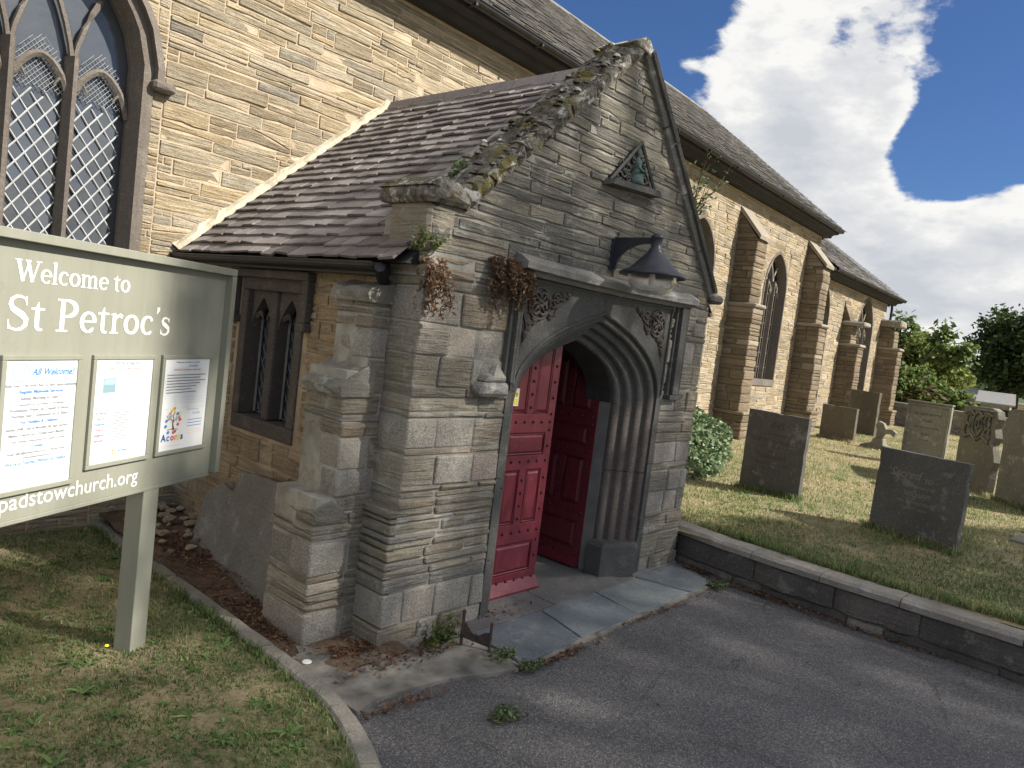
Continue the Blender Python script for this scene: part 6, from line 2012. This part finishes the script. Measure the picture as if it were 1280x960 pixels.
# little wall growths where the stone meets gutters
# ------------------------------------------------------------------ GRASS
def blades(name, n, sampler, zfun, hmin, hmax, wid, mat, seed, dryfun, label=None):
    g = np.random.default_rng(seed)
    XY = sampler(g, n); n = len(XY)
    z = zfun(XY[:, 0], XY[:, 1])
    h = g.uniform(hmin, hmax, n); th = g.uniform(0, 2 * pi, n); ln = g.uniform(.2, 1.1, n) * h
    dx, dy = np.cos(th), np.sin(th)
    ph = th + pi / 2 + g.normal(0, .5, n); wx, wy = np.cos(ph) * wid, np.sin(ph) * wid
    w = g.uniform(.6, 1.4, n); wx *= w; wy *= w
    B = np.stack([XY[:, 0], XY[:, 1], z], 1)
    v0 = B + np.stack([wx, wy, np.zeros(n)], 1); v1 = B - np.stack([wx, wy, np.zeros(n)], 1)
    mid = B + np.stack([dx * ln * .4, dy * ln * .4, h * .65], 1)
    v2 = mid - np.stack([wx, wy, np.zeros(n)], 1) * .8; v3 = mid + np.stack([wx, wy, np.zeros(n)], 1) * .8
    tip = B + np.stack([dx * ln, dy * ln, h * .9], 1)
    V = np.stack([v0, v1, v2, v3, tip], 1).reshape(-1, 3)
    i = np.arange(n)[:, None] * 5
    F = np.concatenate([i + np.array([[0, 1, 2]]), i + np.array([[0, 2, 3]]), i + np.array([[3, 2, 4]])])
    t = np.zeros((n, 5, 3)); dry = dryfun(XY[:, 0], XY[:, 1], g)
    t[:, :, 0] = np.clip(dry, 0, 1)[:, None]; t[:, :, 1] = g.uniform(0, 1, n)[:, None]
    o = np_mesh(name, V, F, mat, t.reshape(-1, 3)); o['kind'] = 'stuff'
    return o
def fbm(x, y, s=1.0, seed=0):
    r = 0; a = 1
    for k in range(4):
        f = s * 2 ** k; q = seed * 3.1 + k * 1.7
        r = r + a * np.sin(x * f * 1.3 + q + 1.1 * np.sin(y * f * .9 + q)) * np.sin(y * f * 1.1 - q + 1.3 * np.sin(x * f * .7)); a *= .6
    return r
kiy = np.array([b for a, b in KI]); kix = np.array([a for a, b in KI])
o_ = np.argsort(kiy[:]); KY, KX = kiy[o_], kix[o_]
def left_s(g, n):
    y = 1.4 + (6.2 - 1.4) * g.uniform(0, 1, n * 2) ** 1.5; x = 2.25 - 3.4 * g.uniform(0, 1, n * 2) ** 1.1
    edge = np.interp(y, KY, KX)
    ok = (x < edge - .0) & (fbm(x, y, 2.3, 3) + fbm(x, y, 9, 5) * .8 > g.uniform(-1.9, .5, n * 2))
    XY = np.stack([x, y], 1)[ok]; return XY[:n]
dryL = lambda x, y, g: .27 + .28 * fbm(x, y, 2.0, 1) + g.normal(0, .2, len(x))
zL = lambda x, y: .066 + .014 * np.sin(x * 3 + y * 2) * np.sin(y * 4 - x) - .006
blades('left_grass', 95000, left_s, zL, .010, .038, .0028, M['grass'], 1, dryL)
def right_s(g, n):
    r = g.uniform(0, 1, n * 2) ** 1.8; x = 6.5 + 20 * r; y = -1.2 + (7.3) * g.uniform(0, 1, n * 2)
    ok = ((x > 6.62) | (y < 3.2)) & (y < 6.3 + (x - 4.8) * .04) & (y < 1.2 + x * .62) & (fbm(x, y, 1.3, 2) + fbm(x, y, 7, 5) * .8 > g.uniform(-2.2, .6, n * 2))
    e = np.interp(y, [-4, -1, .4, 1.3, 2.2, 2.95, 3.52], [6.5, 6.5, 6.53, 6.56, 6.6, 6.68, 6.8]); ok &= x > e - .02
    return np.stack([x, y], 1)[ok][:n]
zR = lambda x, y: .33 + .22 * (1 - np.exp(-np.maximum(0, x - 6.3) / 7)) + .012 * np.sin(x * 2.1 + y) + .01 * np.sin(y * 3.3 - x) - .006
dryR = lambda x, y, g: .34 + .04 * np.minimum(x - 6.5, 6) + .25 * fbm(x, y, 1.2, 1) + g.normal(0, .2, len(x))
blades('right_grass', 120000, right_s, zR, .02, .055, .0038, M['grass'], 2, dryR)

segs = [((9.16, 4.02), (9.02, 3.20)), ((8.58, 2.27), (8.30, 1.38)), ((15.36, 3.7), (15.22, 2.94)), ((17.4, 5.92), (17.16, 5.10)), ((14.0, 2.54), (12.8, 1.86)), ((12.62, 1.74), (11.75, .95))]
def foot_s(g, n):
    out = []
    for a, b in segs:
        t = g.uniform(-.05, 1.05, n // len(segs)); o2 = g.normal(-.02, .05, n // len(segs))
        out.append(np.stack([a[0] + (b[0] - a[0]) * t + o2, a[1] + (b[1] - a[1]) * t], 1))
    y = g.uniform(-1, 3.3, n // 3); e = np.interp(y, [-4, -1, .4, 1.3, 2.2, 2.95, 3.52], [6.5, 6.5, 6.53, 6.56, 6.6, 6.68, 6.8]); out.append(np.stack([e + np.abs(g.normal(0, .04, n // 3)) - .03, y], 1))
    return np.concatenate(out)
blades('long_grass', 5200, foot_s, zR, .05, .12, .0035, M['grass'], 3, dryR)
def kerb_s(g, n):
    y = g.uniform(1.5, 6.2, n); return np.stack([np.interp(y, KY, KX) + g.normal(-.02, .02, n), y], 1)[fbm(y * 3, y, 2, 4) > g.uniform(-1, 1, n)]
blades('kerb_grass', 4200, kerb_s, zL, .03, .07, .0028, M['grass'], 5, dryL)
# broad-leaved weeds in the turf
def rosettes(name, spots, mat, seed):
    g = np.random.default_rng(seed); V = []; F = []; T = []
    for (x, y, z, r, nl) in spots:
        for k in range(nl):
            a = 2 * pi * k / nl + g.uniform(-.3, .3); L_ = r * g.uniform(.6, 1.15); w = L_ * g.uniform(.09, .15); up = g.uniform(.2, .75)
            d = np.array([cos(a), sin(a), 0]); s = np.array([-sin(a), cos(a), 0]); b = np.array([x, y, z]); n0 = len(V)
            for u, ww, hh in ((0, .35, 0), (.35, 1, up * .35), (.7, .9, up * .5), (1, .08, up * .42)):
                c_ = b + d * L_ * u + np.array([0, 0, hh * L_])
                V += [c_ - s * w * ww, c_ + np.array([0, 0, -.15 * w * ww]), c_ + s * w * ww]
            for q in range(3):
                i = n0 + q * 3; F += [(i, i + 1, i + 4, i + 3), (i + 1, i + 2, i + 5, i + 4)]
            t = g.uniform(0, 1); t2 = g.uniform(0, 1); T += [(t, t2, 0)] * 12
    o = np_mesh(name, V, F, mat, np.array(T)); o['kind'] = 'stuff'
gw = np.random.default_rng(9); sp_ = []
while len(sp_) < 900:
    y = 1.5 + 4.6 * gw.uniform() ** 1.5; x = 2.2 - 3.0 * gw.uniform()
    if x < np.interp(y, KY, KX) - .03: sp_.append((x, y, float(zL(x, y)) + .004, gw.uniform(.02, .055) * (1.8 if gw.uniform() < .12 else 1), int(gw.integers(6, 12))))
rosettes('left_weeds', sp_, M['weed'], 4)
sp_ = []
while len(sp_) < 500:
    x = 6.7 + 6 * gw.uniform() ** 1.5; y = -1 + 5.5 * gw.uniform()
    sp_.append((x, y, float(zR(x, y)) + .004, gw.uniform(.03, .07), int(gw.integers(5, 10))))
rosettes('right_weeds', sp_, M['weed'], 6)
m_ = MB()
for x, y in ((1.55, 3.98), (.95, 2.9), (1.1, 2.62)):
    m_.lathe([(.0005, .012), (.009, .010), (.012, .004), (.0005, 0)], (x, y, .105), 8)
o = m_.build('yellow_flowers', M['ink_yellow']); o['kind'] = 'stuff'
m_ = MB(); m_.lathe([(.0005, .006), (.022, .005), (.027, 0)], (2.33, 3.30, .09), 12); o = m_.build('drain_cap', M['white']); setp(o, 'small round white cap lying on the kerb in front of the buttress', 'cap')

# fallen leaves
def litter(name, areas, seed):
    g = np.random.default_rng(seed); P = []
    for (x, y, z, rx, ry, n) in areas:
        q = g.normal(size=(n, 2)) * .5; P.append(np.stack([x + rx * q[:, 0], y + ry * q[:, 1], z + g.uniform(.004, .02, n)], 1))
    P = np.concatenate(P); n = len(P); a = g.uniform(0, 2 * pi, n); s = g.uniform(.008, .022, n)[:, None]
    d = np.stack([np.cos(a), np.sin(a), g.normal(0, .3, n)], 1); b = np.stack([-np.sin(a), np.cos(a), g.normal(0, .4, n)], 1)
    V = np.stack([P - d * s, P + b * s * .4, P + d * s, P - b * s * .4], 1).reshape(-1, 3)
    V[:, 2] = np.maximum(V[:, 2], .003)
    t = np.zeros((n, 4, 3)); t[:, :, 0] = g.uniform(0, 1, n)[:, None]; t[:, :, 1] = g.uniform(0, 1, n)[:, None]
    o = np_mesh(name, V, np.arange(n * 4).reshape(-1, 4), M['litter'], t.reshape(-1, 3)); o['kind'] = 'stuff'
litter('fallen_leaves', [(2.5, 4.3, .03, .14, .5, 700), (2.55, 5.3, .10, .2, .8, 1300), (2.45, 3.85, .02, .1, .3, 200), (2.72, 3.42, .018, .16, .10, 500), (2.75, 3.2, .018, .3, .14, 160), (3.1, 3.15, .018, .3, .1, 160),
                         (3.75, 2.66, .0, .45, .04, 260), (5.1, 2.72, .0, .8, .04, 160), (6.15, 2.85, .0, .12, .12, 160), (6.33, 2.4, .0, .07, .5, 520), (6.27, 1.5, .0, .05, .7, 300), (6.42, 3.1, .005, .08, .15, 200), (3.9, 3.35, .02, .3, .1, 60), (4.6, 1.6, 0, 2.5, 1.6, 50), (2.6, 2.78, .0, .3, .05, 120)], 3)
# rubble at the foot of the church wall in the corner
m_ = MB()
for k in range(34):
    x, y = R.uniform(2.35, 2.85), R.uniform(5.2, 6.3); s = R.uniform(.02, .07); z = .05 + max(0, (y - 4.2)) * .07
    g_ = block_geo((x, y, z), (x + s * 1.5, y + s, z + s * .7), R, None, .02, .008); m_.add(*g_, tnt(R, .4))
o = m_.build('rubble', M['side_stone']); o['kind'] = 'stuff'

# ------------------------------------------------------------------ BACKGROUND
def far(px, py, dist):
    d = ray(px, py); k = dist / sqrt(d.x ** 2 + d.y ** 2); return Vector((d.x * k, d.y * k, 2.0 + d.z * k))
def tree(name, label, cat, base, blobs, n, size, mat, seed, trunk=None, group=None, tb=None):
    t = thing(name, label, cat, tuple(base), group); g = np.random.default_rng(seed); c = []
    tot = sum(b[3] * b[4] * b[5] for b in blobs) 
    for (x, y, z, rx, ry, rz) in blobs:
        k = max(40, int(n * rx * ry * rz / tot))
        # clusters on the blob's shell and inside
        nc = max(6, k // 45)
        d = g.normal(size=(nc, 3)); d /= np.linalg.norm(d, axis=1)[:, None]; r = g.uniform(.45, 1.08, (nc, 1)) 
        cc = np.array([x, y, z]) + d * r * np.array([rx, ry, rz])
        idx = g.integers(0, nc, k); c.append(cc[idx] + g.normal(size=(k, 3)) * np.array([rx, ry, rz]) * .17)
    c = np.concatenate(c)
    leaf_cloud('crown', c, size, mat, t, seed, 1.5, tb)
    m_ = MB()
    tk = trunk or [(base[0], base[1], base[2] - .3), (base[0], base[1], base[2] + 1.5)]
    r0 = .05 * (max(b[3] for b in blobs)) + .04
    m_.tube(tk, [r0 * (1 - .5 * i / (len(tk) - 1)) for i in range(len(tk))], 8)
    top = Vector(tk[-1])
    for b in blobs[:7]: m_.tube([top - Vector((0, 0, .3)), top.lerp(Vector(b[:3]), .5) + Vector((0, 0, -.1)), Vector(b[:3])], [r0 * .5, r0 * .35, r0 * .12], 6)
    m_.build('trunk', M['bark'], t)
    return t
# hedge of ivy-like bushes beyond the end of the church
def bl(px, py, dist, rpx, squash=.8, dep=1.0):
    p = far(px, py, dist); r = rpx * dist / 930 * 1.05; return (p.x, p.y, p.z, r * dep, r, r * squash)
b1 = [bl(1128, 480, 29, 26), bl(1150, 490, 29, 24), bl(1176, 500, 29, 20), bl(1200, 508, 29, 16, .7), bl(1122, 505, 29, 22), bl(1150, 512, 29, 20), bl(1108, 478, 29, 18), bl(1185, 515, 29, 12)]
tree('hedge', 'dense rounded green hedge over the low wall beyond the church end', 'hedge', far(1150, 530, 29), b1, 14000, .10, M['leaf_mid'], 21, tb=.5)
b2 = [bl(1130, 440, 33, 24, .9), bl(1155, 445, 33, 24, .9), bl(1176, 455, 33, 20), bl(1196, 470, 33, 16), bl(1120, 460, 33, 22), bl(1150, 425, 33, 14), bl(1165, 470, 33, 22)]
tree('yellow_green_tree', 'sunlit yellow-green tree rising behind the hedge next to the church', 'tree', far(1150, 500, 33), b2, 14000, .12, M['leaf_mid'], 22, tb=.75)
b3 = [bl(1250, 420, 48, 26), bl(1275, 415, 48, 30), bl(1300, 430, 48, 34), bl(1232, 448, 48, 20), bl(1260, 455, 48, 28), bl(1290, 470, 48, 30), bl(1225, 465, 48, 14), bl(1330, 440, 48, 40), bl(1245, 478, 48, 18)]
p = far(1270, 500, 48)
tree('dark_tree', 'large dark evergreen tree at the right edge beyond the graves', 'tree', p, b3, 16000, .20, M['leaf_dark'], 23, [(p.x, p.y, p.z - 1.5), (p.x, p.y, p.z + 2)])
# thin arching tree in front of the yellow-green one
wt = thing('sparse_tree', 'thin straggling tree with arching branches above the hedge', 'tree', tuple(far(1135, 500, 31)))
st = MB(); pts = []
for ends in ([(1125, 480), (1128, 430), (1122, 396)], [(1128, 430), (1140, 412), (1138, 400)], [(1172, 450), (1195, 452), (1205, 448)], [(1140, 470), (1168, 430), (1178, 408)], [(1150, 455), (1185, 442), (1216, 432)], [(1160, 450), (1175, 425), (1190, 415)], [(1185, 442), (1200, 445), (1210, 438)], [(1130, 450), (1118, 425), (1112, 415)]):
    P_ = [far(a, b, 31) for a, b in ends]; P2 = []
    for a, b in zip(P_[:-1], P_[1:]):
        for k in range(5): P2.append(a.lerp(b, k / 5) + Vector((gR.normal(0, .03), gR.normal(0, .03), gR.normal(0, .03))))
    P2.append(P_[-1]); st.tube(P2, [.04 * (1 - .7 * i / len(P2)) for i in range(len(P2))], 5)
    for q in P2[3:]:
        for _ in range(16): pts.append(np.array(q) + gR.normal(0, .16, 3))
st.build('branches', M['bark'], wt); leaf_cloud('crown', np.array(pts), .13, M['leaf_mid'], wt, 31, 1.8, .4)
# pink flowering patch, low wall, sheds, cable, hill
pp = far(1152, 492, 28.5); c = np.array([pp.x, pp.y, pp.z]) + gR.normal(size=(200, 3)) * np.array([.3, .3, .2])
bs = thing('brown_shrub', 'small pinkish-brown dried shrub on top of the hedge', 'shrub', tuple(pp)); leaf_cloud('foliage', c, .1, M['fern'], bs, 5, 2.5, .35)
lw = thing('boundary_wall', 'low dark rubble wall under the hedge at the far side of the churchyard', 'wall', (27, 5, .4))
a, b = far(1100, 520, 27.5), far(1290, 560, 26); core_b = Vector((b.x, b.y, 0)); core_a = Vector((a.x, a.y, 0)); dd = (core_b - core_a).normalized(); nn = Vector((dd.y, -dd.x, 0))
LW = lambda u, v, w: core_a + dd * u + Vector((0, 0, v)) + nn * w
Lw = (core_b - core_a).length
m_ = MB().box((0, -.4, -.2), (Lw, 0, 1.28), lambda u, w, v: LW(u, v, w)); m_.build('wall_core', M['mortar_gable'], lw)
LP = Pieces(lw); rl = random.Random(4)
for cc in cells(0, Lw, rows_between(.3, 1.28, (.12, .16, .2), rl), (.25, .6), rl): LP.add('stone', stone_geo(cc, LW, .02, .03, rl), M['porch_stone'], tnt(rl))
LP.flush(minpx=10)
def shed(label, p1, p2, dist, depth, hgt):
    a, b = far(*p1, dist), far(*p2, dist); t = thing('shed', label, 'shed', (a.x, a.y, a.z - hgt))
    d = Vector((b.x - a.x, b.y - a.y, 0)); L_ = d.length; d.normalize(); n = Vector((d.y, -d.x, 0)); n = n if n.dot(Vector((a.x, a.y, 0))) < 0 else -n
    zz = (a.z + b.z) / 2
    f = lambda u, w, v: Vector((a.x, a.y, 0)) + d * u + n * w + Vector((0, 0, v))
    m_ = MB(); m_.add([f(-.2, .3, zz - .35), f(L_ + .2, .3, zz - .35), f(L_ + .2, -depth, zz + .15), f(-.2, -depth, zz + .15), f(-.2, .3, zz - .42), f(L_ + .2, .3, zz - .42), f(L_ + .2, -depth, zz + .08), f(-.2, -depth, zz + .08)], [(0, 1, 2, 3), (4, 7, 6, 5), (0, 4, 5, 1), (1, 5, 6, 2), (2, 6, 7, 3), (3, 7, 4, 0)])
    m_.build('roof', M['metalroof'], t)
    m_ = MB(); m_.box((0, -depth, -1), (L_, 0, zz - .34), f); m_.build('wall', M['mortar_gable'], t)
    m_ = MB(); m_.box((L_ * .3, .0, -1), (L_ * .3 + .8, .03, zz - .6), f); m_.build('door', M['soffit'], t)
shed('long shed with pale sheet roof beyond the hedge at the right', (1228, 491), (1264, 498), 40, 2.5, 2)
shed('small shed roof just showing above the hedge, left of the long one', (1204, 487), (1220, 489), 44, 2, 2)
cb = MB(); pa, pb = far(1100, 421, 60), far(1300, 427, 60); cb.tube([pa.lerp(pb, k / 10) - Vector((0, 0, .3 * sin(pi * k / 10))) for k in range(11)], .02, 4)
o = cb.build('overhead_cable', M['black']); setp(o, 'thin overhead cable crossing the sky above the hedge', 'cable')
# distant tree-covered slope
V, F = [], []
for k in range(60):
    a = radians(-60 + k * 2.6); r = 240
    h = 7.0 + 2.5 * sin(k * .7) + 1.4 * sin(k * 1.9)
    V += [(r * cos(a), r * sin(a), -3), (r * 1.05 * cos(a), r * 1.05 * sin(a), h), (r * 1.3 * cos(a), r * 1.3 * sin(a), h + 1), (r * 1.4 * cos(a), r * 1.4 * sin(a), -3)]
for k in range(59):
    for q in range(3): F.append((k * 4 + q, k * 4 + q + 1, k * 4 + q + 5, k * 4 + q + 4))
o = np_mesh('far_hill', V, F, M['hill'], smooth=True); o['kind'] = 'structure'
gh = np.random.default_rng(77)
n = 9000; a = gh.uniform(radians(-25), radians(40), n); r = gh.uniform(120, 230, n); z = gh.uniform(.5, 1, n) * (4 + r * .012) * (1 + .3 * np.sin(a * 30))
leaf_cloud('distant_wood', np.stack([r * np.cos(a), r * np.sin(a), z], 1), 2.2, M['leaf_dark'], None, 78, 1.2)['kind'] = 'stuff'

# ------------------------------------------------------------------ TREES BEHIND THE CAMERA (their shade falls on the porch front and the path)
E1 = Vector((SUN.y * -1, SUN.x, 0)).normalized()
if E1.x < 0: E1 = -E1
E2 = (Vector((0, 0, 1)) - SUN * SUN.z).normalized()
def shade_ok(a, b):
    """outline of the crowns as the sun sees them"""
    if a < -.6 or a > 10.6 or b < -2.5 + .3 * sin(a * 2): return False
    w = .12 * sin(a * 5.1) + .08 * sin(a * 11.3 + 1)
    if a < 3.22: lim = 2.3 + w * .5
    elif a < 3.9: lim = 4.1 + w
    elif a < 6.9: lim = 3.95 + w * 1.2 - .12 * abs(a - 5.4)
    elif a < 7.5: lim = 3.4 - (a - 6.9) * 2.0
    elif a < 8.0: lim = 2.2 - (a - 7.5) * 4.0
    else: lim = .2 - (a - 8.0) * 1.02
    if b > lim: return False
    # gaps: streaks of sun on the gable, left shoulder and roof
    for (ga, gb, ra, rb) in ((5.50, 3.55, .13, .32), (5.12, 3.35, .07, .16), (4.12, 2.85, .10, .35), (4.75, 3.55, .08, .12), (8.55, -.35, .30, .06), (7.9, .25, .22, .08), (3.62, 2.75, .03, .2)):
        if ((a - ga) / ra) ** 2 + ((b - gb) / rb) ** 2 < 1: return False
    return True
gs = np.random.default_rng(55); P = [[], [], []]
while sum(len(q) for q in P) < 21000:
    a = gs.uniform(-.7, 11); b = gs.uniform(-3, 4.3)
    if not shade_ok(a, b): continue
    if b > .9 and a < 7.6 and gs.uniform() < .32: continue
    k = 0 if a < 2.6 else 1 if a < 6.6 else 2
    T = (29 + [0, 2.5, .5][k]) + gs.normal(0, 1.3)
    P[k].append(np.array(E1) * a + np.array(E2) * b + np.array(SUN) * T)
for k, lab in enumerate(('broad leafy tree behind the viewer shading the left lawn', 'tall leafy tree behind the viewer shading the porch front', 'leafy tree beside the path shading the near graves')):
    pts = np.array(P[k]); c = pts.mean(0)
    t = thing('shade_tree', lab, 'tree', (c[0], c[1], 0), 'trees standing behind the viewer')
    leaf_cloud('crown', pts, .125, M['leaf_dark'], t, 60 + k, 1.4)
    m_ = MB(); m_.tube([(c[0], c[1], -.3), (c[0] + .15, c[1], c[2] * .35), (c[0], c[1] + .1, c[2] * .8), (c[0], c[1], c[2])], [.34, .27, .2, .08], 10)
    for q in range(7):
        e = Vector(pts[gs.integers(0, len(pts))]); s_ = Vector((c[0], c[1], c[2] * gs.uniform(.5, .8))); m_.tube([s_, s_.lerp(e, .5) + Vector((0, 0, .3)), e], [.11, .07, .02], 6)
    m_.build('trunk', M['bark'], t)
